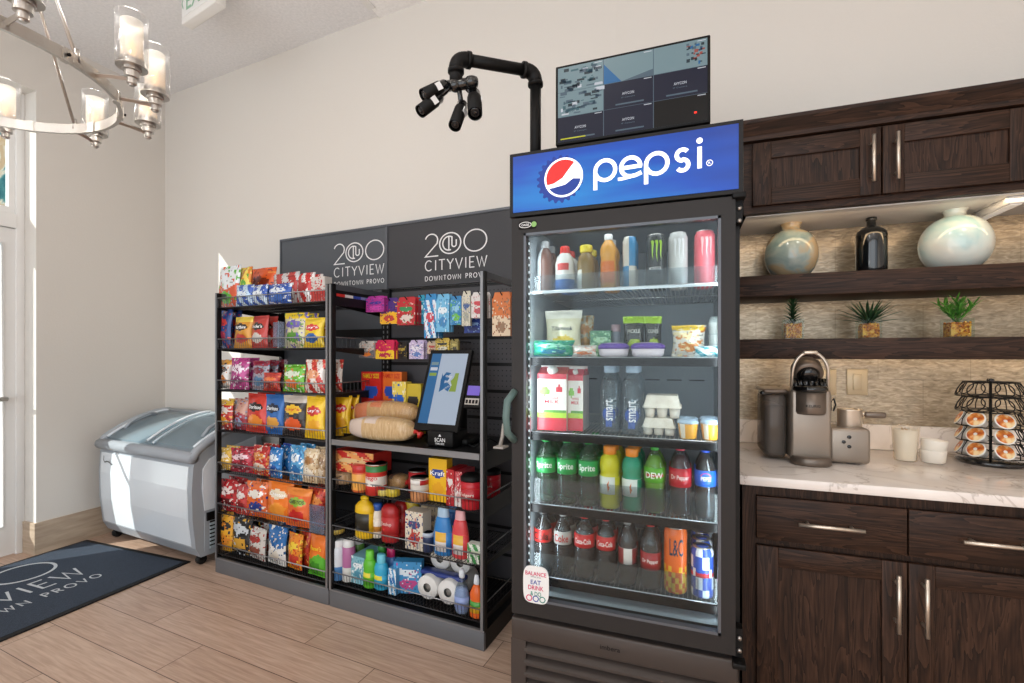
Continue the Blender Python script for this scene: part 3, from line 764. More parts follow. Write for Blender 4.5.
# third from top
LB(4, 217, 230, 360, D1, ('#d3cfc8', '#4b3b36', '#c9752c', '#d99a3a'), 'white and orange bag at the left end of the fifth basket', behind=1)
LB(4, 231, 248, 358, D1, ('#b83e86', '#e9dbe6', '#8a2b6a'), 'magenta bag with pale lettering in the fifth basket', behind=1)
LB(4, 251, 270, 361, D1 + .01, ('#9c9aa6', '#7a2036', '#4c7aa0', '#94213a'), 'grey and maroon bag in the fifth basket beside the magenta one', style='oval', behind=1)
LB(4, 268, 287, 360, D1 + .15, ('#84243a', '#b9a9ae', '#c0483a'), 'maroon bag standing behind the orange-red one in the fifth basket', style='stripe')
LB(4, 264, 280, 373, D1 - .01, ('#c4392a', '#e2763a', '#8a1f1a'), 'small orange-red bag in front of the maroon ones in the fifth basket')
LB(4, 282, 306, 365, D1, ('#69b52e', '#dfead4', '#e0702e'), 'bright green bag in the fifth basket', behind=1)
LB(4, 305, 325, 360, D1, ('#cf3a2e', '#efe6df', '#e3a076'), 'red and white bag at the right end of the fifth basket', style='stripe', behind=2)
# middle
LB(3, 217, 234, 400, D1, ('#c0322a', '#e9e0d8', '#e8a23a', '#e6b93c'), 'red bag with yellow top at the left end of the fourth basket', behind=1)
LB(3, 233, 248, 399, D1 + .03, ('#c99a8a', '#a03040', '#96a6c6', '#b9404c'), 'pinkish bag with silver base second in the fourth basket', style='split', behind=1)
LB(3, 246, 268, 394, D1, ('#c9301f', '#2a1715', '#e88a2a'), 'red tortilla chip bag in the fourth basket', word='Doritos', behind=2)
LB(3, 265, 284, 395, D1, ('#2563ab', '#16233c', '#e2a64a'), 'blue tortilla chip bag in the fourth basket', word='Doritos', behind=2)
LB(3, 283, 306, 396, D1, ('#2d2522', '#eebf2c', '#df5a22', '#c9bfb4'), 'black barbecue chip bag with yellow badge in the fourth basket', word="Lay's", wc='#c92a22', behind=1)
LB(3, 305, 325, 397, D1 - .01, ('#f0c41f', '#c92d24', '#e9a823'), 'yellow chip bag at the right end of the fourth basket', word="Lay's", behind=2)
# third
LB(2, 217, 232, 448, D1, ('#e0b64a', '#efe3cf', '#c99a3a'), 'small yellow and cream bag at the left end of the third basket', behind=1)
LB(2, 232, 252, 449, D1, ('#b6283c', '#e8c8cf', '#6c1626'), 'crimson bag second in the third basket', behind=1)
LB(2, 252, 270, 446, D1, ('#bf2a26', '#d98a3a', '#e3d2c0'), 'red bag third in the third basket', behind=1)
LB(2, 268, 283, 448, D1, ('#2a7fc6', '#dfe9f2', '#1d4f9a'), 'blue bag in the middle of the third basket', behind=1)
LB(2, 281, 292, 444, D1 + .07, ('#1d3f9c', '#2c5cc0', '#12286e'), 'dark blue bag standing behind the gap of the third basket')
LB(2, 290, 305, 446, D1, ('#4f9fd2', '#e6eff5', '#2a6fae'), 'light blue bag with white lettering in the third basket', behind=1)
LB(2, 303, 318, 449, D1, ('#d9c4a0', '#a0703c', '#efe6d4'), 'cream pretzel bag near the right end of the third basket', behind=1)
LB(2, 317, 326, 450, D1 + .01, ('#b79a76', '#8a6a48', '#d8c8b0'), 'narrow tan bag at the right end of the third basket', behind=1)
# second
LB(1, 218, 237, 480, D1, ('#b9242a', '#e8d8d4', '#5c1418'), 'red bag with white lettering at the left end of the second basket', behind=1)
LB(1, 236, 249, 485, D1 - .01, ('#bf3a36', '#e9e0dc', '#8a1d20'), 'narrow red and white bag second in the second basket', behind=1)
LB(1, 247, 267, 482, D1, ('#df6424', '#efe9e0', '#2a3f8c', '#e8743a'), 'orange bag with blue badge in the second basket', behind=1)
LB(1, 267, 292, 480, D1, ('#ee7a1a', '#f4e3c4', '#f09a34'), 'large orange puffed snack bag in the second basket', word='Cheetos', behind=1)
LB(1, 287, 310, 489, D1 - .015, ('#e5682a', '#8fb23a', '#c9261f', '#ee8a34'), 'orange and red bag leaning in front in the second basket', style='oval', word='CHEETOS', wc='#2a1a12')
LB(1, 307, 325, 487, D1 + .03, ('#c93a22', '#e28a3a', '#8a1c14'), 'red-orange bag at the right end of the second basket', behind=1)
# lowest
LB(0, 218, 234, 512, D1, ('#e2a52a', '#2c2a28', '#d9852a'), 'golden yellow bag at the left end of the lowest basket', behind=1)
LB(0, 231, 252, 515, D1, ('#23272b', '#cfd6dc', '#d6a23a'), 'black and gold bag second in the lowest basket', behind=1)
LB(0, 247, 267, 528, D1, ('#cfcac4', '#a8322c', '#8a4a3a'), 'white bag with red lettering in the lowest basket', behind=1)
LB(0, 267, 287, 527, D1, ('#2a6db0', '#e8e8e4', '#d9d2c4'), 'blue and white bag in the middle of the lowest basket', style='split', behind=1)
LB(0, 287, 303, 534, D1, ('#e88a24', '#f2cf3a', '#c9301f'), 'yellow and orange bag with flame print in the lowest basket', behind=1)
LB(0, 300, 311, 531, D1 + .04, ('#c93a1f', '#e8a03a', '#a02414'), 'orange-red bag behind the yellow one in the lowest basket')
LB(0, 308, 327, 536, D1 - .01, ('#e8741c', '#58b22e', '#3c8f22'), 'orange-topped bag with green base at the right end of the lowest basket', style='split', behind=1, word="Reese's", wc='#f0d21f', wz=.7)

for (bk, a_, b_, y_, lb) in ((1, 309, 324, 504, 'clear empty plastic card holder on the second basket front near the post'), (5, 270, 281, 322, 'clear plastic card holder in the gap of the sixth basket')):
    xa_, xb2 = RK.x(a_, -.008), RK.x(b_, -.008); zt_h = RK.h(a_, y_, -.008); zz0 = L_RAILS[bk] - .05
    mb = MB(); mb.box((0, 0, 0), (xb2 - xa_, .0015, zt_h - zz0), 'acrylic_tag'); mb.box((0, .004, 0), (xb2 - xa_, .0055, zt_h - zz0), 'acrylic_tag'); mb.box((0, 0, 0), (xb2 - xa_, .0055, .002), 'acrylic_tag')
    tag(obj('card_holder', mb, None, RK.w(xa_, -.008 if bk == 1 else .01, zz0), RA), lb, 'card holder')
# boxes with printed fronts
def pbox_mesh(w_, d, h, paint, side, n=20, m=24):
    mb = MB(); vs = []; fs = []; ms = []
    for j in range(m + 1):
        for i in range(n + 1): vs.append((-w_ / 2 + w_ * i / n, -d / 2, h * j / m))
    for j in range(m):
        for i in range(n):
            a = j * (n + 1) + i; fs.append((a, a + 1, a + n + 2, a + n + 1)); ms.append(paint((i + .5) / n, (j + .5) / m))
    mb.add(vs, fs, ms)
    x, y = w_ / 2, d / 2
    mb.add([(-x, -y, 0), (x, -y, 0), (x, y, 0), (-x, y, 0), (-x, -y, h), (x, -y, h), (x, y, h), (-x, y, h)], [(0, 3, 2, 1), (4, 5, 6, 7), (1, 2, 6, 5), (2, 3, 7, 6), (3, 0, 4, 7)], side)
    return mb
def carton(fr, z, px0, px1, ytop, d, dep, cols, label, name='carton', cat='box', style='oval', side=None, word=None, wc='#ffffff', rz=0, group=None, wy=.66, ww=.8, wh=.14):
    cnt[0] += 1
    x0 = fr.x(px0, d); x1 = fr.x(px1, d); wd = x1 - x0; h = fr.h((px0 + px1) / 2, ytop, d) - z
    pt = PAT[style](*cols[:3], seed=cnt[0]) if style != 'plain' else P_plain(cols[0])
    if style != 'plain' and not word: pt = busy(pt, cols, cnt[0])
    o = obj(name, pbox_mesh(wd * .97, dep, h, pt, side or cols[0])); o.location = fr.w((x0 + x1) / 2, d + dep / 2, z + .001); o.rotation_euler = (0, 0, fr.a + rz)
    tag(o, label, cat, group)
    if word:
        lt = MB(); text(lt, word, lambda x, y: (x, -dep / 2 - .0008, y), 0, h * wy, wd * ww, h * wh, wc); obj('lettering', lt, o)
    return o
carton(RK, L_RAILS[6] - .056, 311, 325, 277, .03, .05, ('#cfc9c4', '#c43a34', '#b8302c'), 'white and red carton at the right end of the top basket', name='snack_carton', style='split')

# ------------------------------------------------------------------ bottles, cans, jars
def lathe_thing(fr, z, px0, px1, ytop, d, prof, paint, label, name, cat, group=None, parts=(), n=20, sy=1., rz=0, hfix=None):
    """prof in units of (radius=1, height=1); parts: (name, prof, paint, n)"""
    x0 = fr.x(px0, d); x1 = fr.x(px1, d); r = (x1 - x0) / 2 * .97; h = (hfix or fr.h((px0 + px1) / 2, ytop, d) - z)
    mb = MB(); mb.lathe([(a * r, b * h) for a, b in prof], n, paint, sy=sy)
    o = obj(name, mb); o.location = fr.w((x0 + x1) / 2, d, z + .001); o.rotation_euler = (0, 0, fr.a + rz); tag(o, label, cat, group)
    for pt in parts:
        mb = MB(); mb.lathe([(a * r, b * h) for a, b in pt[1]], n, pt[2], sy=sy)
        if len(pt) > 3 and pt[3]:
            q = obj(pt[0], mb, o); lt = MB(); wd_, wc, wy, wh, rr, spread = pt[3]
            text(lt, wd_, lambda a, b: (rr * r * math.sin(a), -rr * r * math.cos(a) * sy - .0006, b), 0, wy * h, spread, wh * h, wc); obj('lettering', lt, q)
        else: obj(pt[0], mb, o)
    return o, r, h
def ring(prof_r, z0, z1): return [(prof_r, z0), (prof_r, z1)]
SODA = [(.78, 0), (.92, .02), (.97, .06), (.93, .12), (.97, .2), (.93, .30), (.9, .36), (.97, .43), (.98, .66), (.90, .72), (.72, .79), (.45, .86), (.33, .90), (.33, .93)]
CAPP = [(.40, .925), (.42, .935), (.42, .99), (.38, 1.0)]
LIQ = [(.74, .008), (.88, .03), (.93, .07), (.89, .13), (.93, .2), (.89, .30), (.86, .36), (.93, .43), (.94, .64), (.86, .71), (.66, .79), (.42, .85)]
def soda(fr, z, px0, px1, ytop, d, body, cap, lab, word, wc, label, liquid=None, lz=(.46, .68), group=None, behind=1, hfix=None, acc=None, wordh=.12, spread=1.7, step=None, blab=None):
    pl = lab if callable(lab) else (lambda u, v: lab)
    parts = [('bottle_cap', CAPP, cap), ('wrap_label', [(1.0, lz[0]), (1.005, (lz[0] + lz[1]) / 2 - .02), (1.005, (lz[0] + lz[1]) / 2), (1.005, (lz[0] + lz[1]) / 2 + .02), (1.0, lz[1])], pl, (word, wc, (lz[0] + lz[1]) / 2, wordh, 1.012, spread) if word else None)]
    if liquid: parts.append(('drink', LIQ, liquid))
    o, r, h = lathe_thing(fr, z, px0, px1, ytop, d, SODA, body, label, 'soda_bottle', 'bottle', group, parts, hfix=hfix)
    for k in range(behind):
        l = o.location.copy(); l.y += (k + 1) * (step or 2.1 * r)
        dup(o, l, label=(blab or label.split(' on the')[0]) + [', directly behind the front one', ', third in its row'][k])
    return o, r, h
CAN = [(.72, 0), (.9, .015), (1, .05), (1, .92), (.86, .975), (.82, 1.0)]
TALLCAN = [(.75, 0), (.95, .02), (1, .05), (1, .1)] + [(1, .1 + .82 * k / 10) for k in range(1, 11)] + [(.86, .97), (.84, 1.0)]

# right rack: front row standing in its baskets. Z of basket floors
B2, B1, B0, WT = .66 - .056, .422 - .056, .18 - .056, .866
GR = ['groceries in the upper basket of the right rack', 'bottles and jars in the middle basket of the right rack', 'household goods in the lowest basket of the right rack', 'groceries on the rack worktop']
# -- upper basket (r2)
def loaf(name, label, c, L, H, Dp, rz, mat='bread', band=None, tie='#c9302a', cat='bread', group=None, tilt=0):
    mb = MB(); n = 22; rings = []
    for i in range(n + 1):
        t = i / n; s = (max(0.02, math.sin(PI * min(1, max(0, t)))) ** .22) if .0 < t < 1 else .25
        if t > .9: s *= 1 - (t - .9) * 6
        s *= 1 + .035 * noise.noise(Vector((t * 14, L * 9, 0)))
        rings.append((-L / 2 + L * t, s))
    m = 18; vs = []; fs = []; ms = []
    for x, s in rings:
        for k in range(m):
            a = 2 * PI * k / m; ca, sa = math.cos(a), math.sin(a)
            y = Dp / 2 * s * math.copysign(abs(ca) ** .55, ca); z = H / 2 + H / 2 * s * math.copysign(abs(sa) ** .6, sa) * (1.0 if sa < 0 else 1 + .05 * noise.noise(Vector((x * 40, y * 30, 2))))
            vs.append((x, y, z))
    for j in range(n):
        for k in range(m):
            fs.append((j * m + k, j * m + (k + 1) % m, (j + 1) * m + (k + 1) % m, (j + 1) * m + k))
            t = (j + .5) / n
            ms.append(band if band and (t < .28 or (.3 < t < .5 and k in (2, 3, 4, 5, 6, 7))) else mat)
    fs += [tuple(reversed(range(m))), tuple(range(n * m, (n + 1) * m))]; ms += [band or mat, mat]
    mb.add(vs, fs, ms, True)
    o = obj(name, mb); o.location = c; o.rotation_euler = (0, tilt, rz); tag(o, label, cat, group)
    mb = MB(); vs2 = [(x * 1.01, y * 1.02, H / 2 + (z - H / 2) * 1.02) for x, y, z in vs]; mb.add(vs2, fs[:-2], 'film_wrap', True); wr = obj('wrapper', mb, o)
    mb = MB(); mb.tube([(L / 2 * .98, 0, H * .5), (L / 2 + .012, 0, H * .45), (L / 2 + .035, -.01, H * .35)], [.018, .007, .02], tie, 8); obj('bag_tie', mb, wr)
    return o
def at(fr, px, d, z): return fr.w(fr.x(px, d), d, z)
loaf('bread_bag', 'tan sliced bread in clear wrap lying in front on the rack worktop', at(RK, 383, .09, WT), RK.x(416, .09) - RK.x(352, .09), .118, .12, RA, 'bread_pale', '#e3d3cf')
loaf('bread_bag', 'brown seeded bread in clear wrap with orange label lying behind the front loaf', at(RK, 387, .215, WT + .06), RK.x(417, .22) - RK.x(356, .22), .125, .11, RA + .05, 'bread', '#df7a3a')
mb = MB(); mb.rounded((-.13, -.05, 0), (.13, .05, .06), .01, 'kraft'); o = tag(obj('bread_tray', mb, None, at(RK, 387, .215, WT), RA), 'low brown tray under the rear bread loaf', 'tray')
carton(RK, WT, 361, 381, 372, .33, .05, ('#cf2b25', '#2a52b0', '#7a3a2c'), 'red cereal carton with yellow top on the rack worktop', name='cereal_carton', word='FAMILY SIZE', wc='#f2cf2a', wy=.93, wh=.08, group=GR[3])
carton(RK, WT, 381, 402, 372, .35, .05, ('#e0702a', '#2a52b0', '#c9a03a'), 'orange cereal carton behind the red one on the worktop', name='cereal_carton', word='FAMILY SIZE', wc='#c9281f', wy=.93, wh=.08, group=GR[3])
carton(RK, WT, 392, 406, 382, .28, .05, ('#e6cf5a', '#2a62c0', '#efe9d0'), 'small yellow and white carton in front of the orange cereal carton', name='snack_carton', group=GR[3])
carton(RK, WT, 405, 421, 384, .29, .05, ('#c9b02e', '#2a2522', '#e8d8a0'), 'dark and yellow carton beside the kiosk back', name='snack_carton', word='POPS', wc='#2a2522', wy=.4, wh=.25, group=GR[3])
bag(RK, WT, 334, 350, 396, .16, ('#eebf1e', '#c92d24', '#e0a21e'), 'yellow chip bag standing left of the bread on the worktop', word="Lay's", group=GR[3], behind=1)
bag(RK, WT, 348, 361, 403, .26, ('#c52f25', '#3a2420', '#b0302a'), 'red bag with dark print standing behind the bread loaves', group=GR[3], style='stripe')

carton(RK, B2 + .085, 333, 374, 452, .05, .14, ('#c8312a', '#e8a05a', '#e2c08a'), 'red-banded bun pack lying flat on top of the upper basket goods', name='bun_pack', cat='bun pack', style='stripe', group=GR[0])
loaf('bun_bag', 'soft buns in clear wrap at the left end of the upper basket', at(RK, 343, .12, B2), .12, .078, .15, RA + 1.2, 'bread_pale', '#d8b48a', group=GR[0])
JAR = [(.86, 0), (.96, .03), (1, .1), (1, .68), (.9, .76), (.84, .78)]
LID = [(.9, .77), (.93, .79), (.93, .99), (.88, 1)]
lathe_thing(RK, B2, 354, 369, 464, .05, JAR, lambda u, v: '#e6a54a' if .3 < v < .75 and .32 < u < .68 else '#c95a2a', 'sauce jar with tall red lid in the upper basket', 'sauce_jar', 'jar', GR[0], [('jar_lid', [(.9, .72), (.95, .74), (.95, .99), (.9, 1)], '#c4302c')])
lathe_thing(RK, B2, 368, 385, 463, .05, [(1, 0), (1, .5), (1, 1)], lambda u, v: '#c8302a', 'large red, white and green food can in the upper basket', 'food_can', 'can', GR[0],
            [('wrap_label', [(1.01, .05), (1.01, .3), (1.01, .45), (1.01, .6), (1.01, .75), (1.01, .95)], lambda u, v: '#2f7a3c' if v > .8 else ('#e9e2d8' if .28 < v < .62 else '#c8302a'), ('Prego', '#c8302a', .55, .16, 1.02, 1.6)), ('rim', [(1.02, .97), (1.03, .98), (1.03, 1.0), (.95, 1.0)], 'nickel')])
lathe_thing(RK, B2, 388, 399, 488, .05, CAN, '#d9c23a', 'low yellow can in the upper basket', 'food_can', 'can', GR[0], [('rim', [(.9, .97), (.92, 1.0), (.8, 1.01)], 'nickel')])
lathe_thing(RK, B2, 379, 389, 489, .04, CAN, '#e3cf6a', 'low pale yellow can beside the red and green one', 'food_can', 'can', GR[0], [('rim', [(.9, .97), (.92, 1.0), (.8, 1.01)], 'nickel')])
loaf('pastry_bag', 'brown pastries in a clear wrap in the middle of the upper basket', at(RK, 398, .17, B2), .12, .075, .1, RA, 'bread', '#6a4a30', group=GR[0])
lathe_thing(RK, B2, 410, 425, 470, .16, [(1, 0), (1, 1)], '#b8282c', 'red tin standing behind the white soup can', 'food_can', 'can', GR[0], [('rim', [(1.02, .96), (1.03, 1.0), (.95, 1.0)], 'nickel')])
lathe_thing(RK, B2, 412, 428, 477, .05, [(1, 0), (1, .2), (1, .45), (1, .7), (1, 1)], lambda u, v: '#d9d2c8' if v > .4 else '#c98a5a', 'white soup can with red side in the upper basket', 'food_can', 'can', GR[0], [('rim', [(1.02, .96), (1.03, 1.0), (.95, 1.0)], 'nickel'), ('wrap_label', [(1.01, .72), (1.01, .92)], lambda u, v: '#b8282c' if u > .6 else '#e8e4de')])
carton(RK, B2, 428.5, 447, 459, .06, .05, ('#f0bc1c', '#2a4a9c', '#e8a820'), 'yellow and blue macaroni carton in the upper basket', name='macaroni_carton', group=GR[0], word='Kraft', wh=.1)
carton(RK, B2, 446, 454, 470, .03, .12, ('#b8202a', '#e4dcd8', '#c2303a'), 'narrow red carton left of the coffee canister', name='snack_carton', group=GR[0])
carton(RK, B2, 454.5, 462, 472, .035, .12, ('#c2404a', '#e9e2de', '#d8a8a8'), 'narrow pink and white carton beside the red one', name='snack_carton', group=GR[0], style='split')
for k, (a, b, y, d, lb) in enumerate(((462, 483, 473, .06, 'red coffee canister with black lid at the right front of the upper basket'), (481, 500, 468, .25, 'red coffee canister with black lid further back in the upper basket'))):
    lathe_thing(RK, B2, a, b, y, d, [(.93, 0), (1, .04), (1, .5), (.97, .55), (1, .6), (1, .80)], lambda u, v: '#c2202c', lb, 'coffee_canister', 'canister', GR[0],
                [('canister_lid', [(1.03, .80), (1.04, .82), (1.04, .9), (.9, .96), (.3, 1.0)], 'black_matte'), ('wrap_label', [(1.01, .25), (1.01, .4), (1.01, .6)], lambda u, v: '#d8a03a' if (v > .8 and .3 < u < .6) else '#b81a28', ('Folgers', '#efd9cf', .42, .12, 1.02, 1.3))])
mb = MB(); mb.rounded((-.05, -.06, 0), (.05, .06, .03), .006, 'black_matte'); mb.rounded((-.045, -.055, .03), (.045, .055, .095), .004, '#4a2028')
tag(obj('lidded_tray', mb, None, at(RK, 470, .20, B2 + .002), RA), 'dark red box in black tray between the two coffee canisters', 'tray', GR[0])
# -- middle basket (r1)
MUS = [(.82, 0), (.95, .02), (1, .08), (.97, .3), (.92, .5), (1, .62), (.95, .74), (.6, .84), (.4, .87), (.38, .92)]
lathe_thing(RK, B1, 356, 374, 495, .06, MUS, '#e8bc14', 'yellow mustard squeeze bottle in the middle basket', 'mustard_bottle', 'bottle', GR[1], [('bottle_cap', [(.42, .9), (.42, .96), (.2, .97), (.16, 1)], '#f0c81c'), ('wrap_label', [(1.0, .2), (.96, .4), (1.0, .6)], lambda u, v: '#2c2a20' if .33 < u < .67 else '#e8bc14')], sy=.65)
lathe_thing(RK, B1, 373, 383, 503, .09, MUS, '#e9e1cf', 'mayonnaise bottle with blue cap behind the mustard', 'mayonnaise_bottle', 'bottle', GR[1], [('bottle_cap', [(.75, .8), (.75, .97), (.6, 1)], '#2a5cb0'), ('wrap_label', [(1.0, .2), (.97, .35), (1.0, .55)], lambda u, v: '#c98a3a' if v < .5 else '#e6dfd0')])
KET = [(.8, 0), (.95, .02), (1, .1), (.93, .35), (.9, .5), (1, .75), (.96, .88), (.7, .96), (.4, 1)]
for k, (a, b, y, d, lb) in enumerate(((382, 399, 504, .07, 'red ketchup squeeze bottle in front in the middle basket'), (394, 407, 501, .15, 'red ketchup squeeze bottle behind the front one'))):
    lathe_thing(RK, B1, a, b, y, d, KET, '#a81d20', lb, 'ketchup_bottle', 'bottle', GR[1], [('wrap_label', [(.985, .25), (.95, .4), (1.0, .68)], lambda u, v: '#b8262a', ('Ketchup', '#e8c8c0', .5, .12, 1.0, 1.2)), ('bottle_cap', [(.8, -.0), (.82, .015)], '#e8e4de')], sy=.7)
lathe_thing(RK, B1, 406, 419, 500, .19, JAR, '#6f7a2c', 'green olive jar at the back of the middle basket', 'olive_jar', 'jar', GR[1], [('jar_lid', LID, '#c9b23a')])
carton(RK, B1, 405, 423, 512, .03, .07, ('#ddd3c0', '#3a4a7c', '#b83a34'), 'cream paper flour bag in the middle basket', name='flour_bag', cat='flour bag', group=GR[1])
carton(RK, B1, 421, 438, 507, .16, .06, ('#cfc0a2', '#6a6a72', '#a8a08c'), 'tan paper sugar bag behind the flour bag', name='sugar_bag', cat='sugar bag', group=GR[1])
lathe_thing(RK, B1, 423.5, 433.5, 532, .05, CAN, '#26375c', 'small dark blue canister with white lid in the middle basket', 'spray_canister', 'canister', GR[1], [('canister_lid', [(1.02, .8), (1.02, .98), (.9, 1)], '#b9c4d2')])
SHA = [(.75, 0), (.9, .015), (.98, .08), (1, .3), (.93, .55), (.75, .74), (.62, .80)]
SCAP = [(.64, .79), (.62, .8), (.55, .97), (.45, 1)]
for a, b, y, d, c, cc, lb in ((434, 453, 507, .05, '#2f7fc4', '#a9c6de', 'blue shampoo bottle with pale cap in the middle basket'), (446, 460, 503, .16, '#2a66ae', '#3f83c4', 'darker blue shampoo bottle standing behind the red one'), (452, 469, 510, .05, '#d9474a', '#e3a6a8', 'coral red shampoo bottle in the middle basket')):
    lathe_thing(RK, B1, a, b, y, d, SHA, c, lb, 'shampoo_bottle', 'bottle', GR[1], [('bottle_cap', SCAP, cc), ('wrap_label', [(.985, .1), (1.008, .3), (.96, .5)], lambda u, v, c=c: ('#e6b23a' if v > .7 else '#e9e4e2') if .40 < u < .6 else c)], sy=.6)
carton(RK, B1, 467, 483, 545, .02, .04, ('#e3e8dc', '#3c8f4a', '#c9d6c0'), 'green and white battery pack at the right end of the middle basket', name='battery_pack', cat='battery pack', style='stripe', group=GR[1])
lathe_thing(RK, B1, 330.5, 343, 527, .05, [(1, 0), (1, 1)], '#c2a84a', 'low yellow tin at the left end of the middle basket', 'food_tin', 'tin', GR[1], [('tin_lid', [(1.02, .85), (1.02, 1.0), (.9, 1.01)], '#3a3a3a')])
# -- lowest basket (r0)
AER = [(.9, 0), (1, .02), (1, .35), (1, .55), (1, .80), (.8, .85)]
for a, b, y, d, c1, c2, lb in ((333.5, 344, 539, .05, '#4a7fb4', '#d9dfe6', 'blue and white aerosol can at the left end of the lowest basket'), (344, 354, 539, .06, '#dcdcd8', '#b06a9a', 'white and pink aerosol can second in the lowest basket'), (353, 363, 537, .15, '#dcdcd8', '#6aa04a', 'white and green aerosol can behind the teal box')):
    lathe_thing(RK, B0, a, b, y, d, AER, lambda u, v, c1=c1, c2=c2: c1 if v < .45 else c2, lb, 'aerosol_can', 'aerosol can', GR[2], [('spray_cap', [(.85, .8), (.88, .82), (.86, .98), (.7, 1)], '#e9e9ea')])
carton(RK, B0, 351, 364.5, 557, .045, .16, ('#7fb6c4', '#e8eef0', '#4a90a8'), 'teal dryer sheet box turned sideways in the lowest basket', name='dryer_sheet_box', group=GR[2])
DET = [(.8, 0), (.95, .02), (1, .08), (1, .3), (.92, .45), (.98, .6), (.8, .72), (.6, .76)]
for a, b, y, d, c, cc, lb in ((364, 376, 550, .05, '#5cb82c', '#6fd03c', 'lime green detergent bottle in the lowest basket'), (376, 388, 545, .17, '#58a832', '#3fa03c', 'green detergent bottle standing further back'), (375, 388, 554, .06, '#35a8cf', '#6cc7dc', 'sky blue detergent bottle in the lowest basket'), (385, 397, 548, .14, '#4a7fc0', '#d22a6e', 'blue detergent bottle with magenta cap')):
    lathe_thing(RK, B0, a, b, y, d, DET, c, lb, 'detergent_bottle', 'bottle', GR[2], [('bottle_cap', [(.62, .75), (.64, .76), (.6, .98), (.5, 1)], cc), ('wrap_label', [(1.008, .1), (1.01, .3), (.94, .42)], lambda u, v, c=c: '#e0d23a' if (.36 < u < .6 and v > .4) else c)], sy=.75)
carton(RK, B0, 388, 396, 569, .03, .12, ('#4f9fd0', '#e6eff4', '#2f6fb0'), 'light blue detergent sheet box in the lowest basket', name='detergent_box', group=GR[2], style='stripe')
carton(RK, B0, 394, 418, 562, .07, .05, ('#3f92c8', '#e3edf4', '#c24a8a'), 'big blue detergent sheet box angled in the lowest basket', name='detergent_box', group=GR[2], rz=.35, style='oval')
# toilet paper pack
tp = RK.x(421, .09); tq = RK.x(455, .05); rr_ = .058
o = empty('toilet_paper_pack', RK.w((tp + tq) / 2 + .005, .06, B0 + .002), 'plastic-wrapped pack of white toilet paper rolls in the lowest basket', 'toilet paper', RA, GR[2])
pbr('tissue', '#e6e4e0', .9); pbr('core', '#8f8a84', .9)
for (x, z, y0) in ((-rr_, rr_, 0), (rr_, rr_, 0), (-rr_, rr_, .105), (rr_, rr_, .105), (-rr_ * .9, rr_ * 2.75, .10), (rr_ * 1.1, rr_ * 2.75, .10)):
    mb = MB(); mb.lathe([(.021, 0), (rr_ * .93, 0), (rr_ * .985, .006), (rr_ * .985, .094), (rr_ * .93, .1), (.021, .1)], 24, 'tissue', Matrix.Translation((x, y0, z)) @ Matrix.Rotation(-PI / 2, 4, 'X'), cap=False)
    mb.cyl((x, y0 + .012, z), (x, y0 + .09, z), .021, 'core', 14); obj('paper_roll', mb, o)
mb = MB(); mb.rounded((-.122, .03, .1), (.122, .085, .122), .008, '#2c3f86'); mb.rounded((-.12, .09, .155), (.125, .2, .225), .02, 'film_wrap'); obj('printed_wrap', mb, o)
lathe_thing(RK, B0, 455, 469, 569, .035, [(.8, 0), (.95, .02), (1, .1), (1, .45), (.8, .6), (.4, .74), (.3, .82)], 'pet_clear', 'clear bottle of lilac liquid at the right of the lowest basket', 'soap_bottle', 'bottle', GR[2], [('liquid', [(.75, .02), (.93, .1), (.93, .44), (.74, .58)], '#a9b6dc'), ('spray_head', [(.34, .8), (.4, .84), (.4, .94), (.2, 1)], '#dfe4ea'), ('wrap_label', [(1.01, .15), (1.01, .4)], '#8fa2d4')], sy=.8)
lathe_thing(RK, B0, 470, 483.5, 575, .035, [(.8, 0), (.95, .02), (1, .1), (.9, .4), (.98, .55), (.6, .72), (.3, .78)], '#e2641e', 'orange dish soap bottle at the right end of the lowest basket', 'dish_soap_bottle', 'bottle', GR[2], [('bottle_cap', [(.34, .77), (.44, .8), (.4, .9), (.3, .96), (.3, 1)], '#dfe4ea'), ('wrap_label', [(1.01, .14), (.97, .28), (.93, .4)], lambda u, v: '#4a9a3a' if .32 < u < .68 and v > .4 else '#e8b42a')], sy=.75)
# -- hanging goods on pegs
def peg_item(px0, px1, y0, y1, d, cols, label, style='oval', name='hanging_pack', cat='hanging pack', tilt=0., n=1, pegl=None):
    cnt[0] += 1
    x0, x1 = RK.x(px0, d), RK.x(px1, d); zt = RK.h((px0 + px1) / 2, y0, d); zb = RK.h((px0 + px1) / 2, y1, d); wd = x1 - x0; h = zt - zb
    mb = pbox_mesh(wd, .016, h * .86, busy(PAT[style](*cols[:3], seed=cnt[0]), cols, cnt[0]), cols[0])
    mb.prism([(-wd / 2, h * .86), (wd / 2, h * .86), (wd / 2 * .8, h), (-wd / 2 * .8, h)], lambda x, y: (x, 0, y), cols[0], (0, .003, 0))
    o = obj(name, mb); o.location = RK.w((x0 + x1) / 2, d, zb); o.rotation_euler = (0, tilt, RK.a); tag(o, label, cat, 'packs hung on the pegboard hooks')
    xm = (x0 + x1) / 2 - RW; mb = MB(); zz = zt - .014
    mb.tube([(xm, RD - .012, zz), (xm, d + .0, zz), (xm, d - .02, zz + .014)], .0028, 'black_matte', 6); obj('peg_hook', mb, rack[1])
    for k in range(n - 1): dup(o, RK.w((x0 + x1) / 2 + .004, d + .022 * (k + 1), zb), label=label + [', second one on its hook', ', third one on its hook'][k])
DP = .25
peg_item(367, 385, 296, 312, DP, ('#a8358c', '#3f3c90', '#c94aa4'), 'magenta and purple pack hung at the left end of the top hooks', n=2)
peg_item(381, 399, 298, 324, DP + .03, ('#4b2f78', '#eeb42c', '#c43a36'), 'purple and yellow sweets pack hung second on the top hooks', style='split')
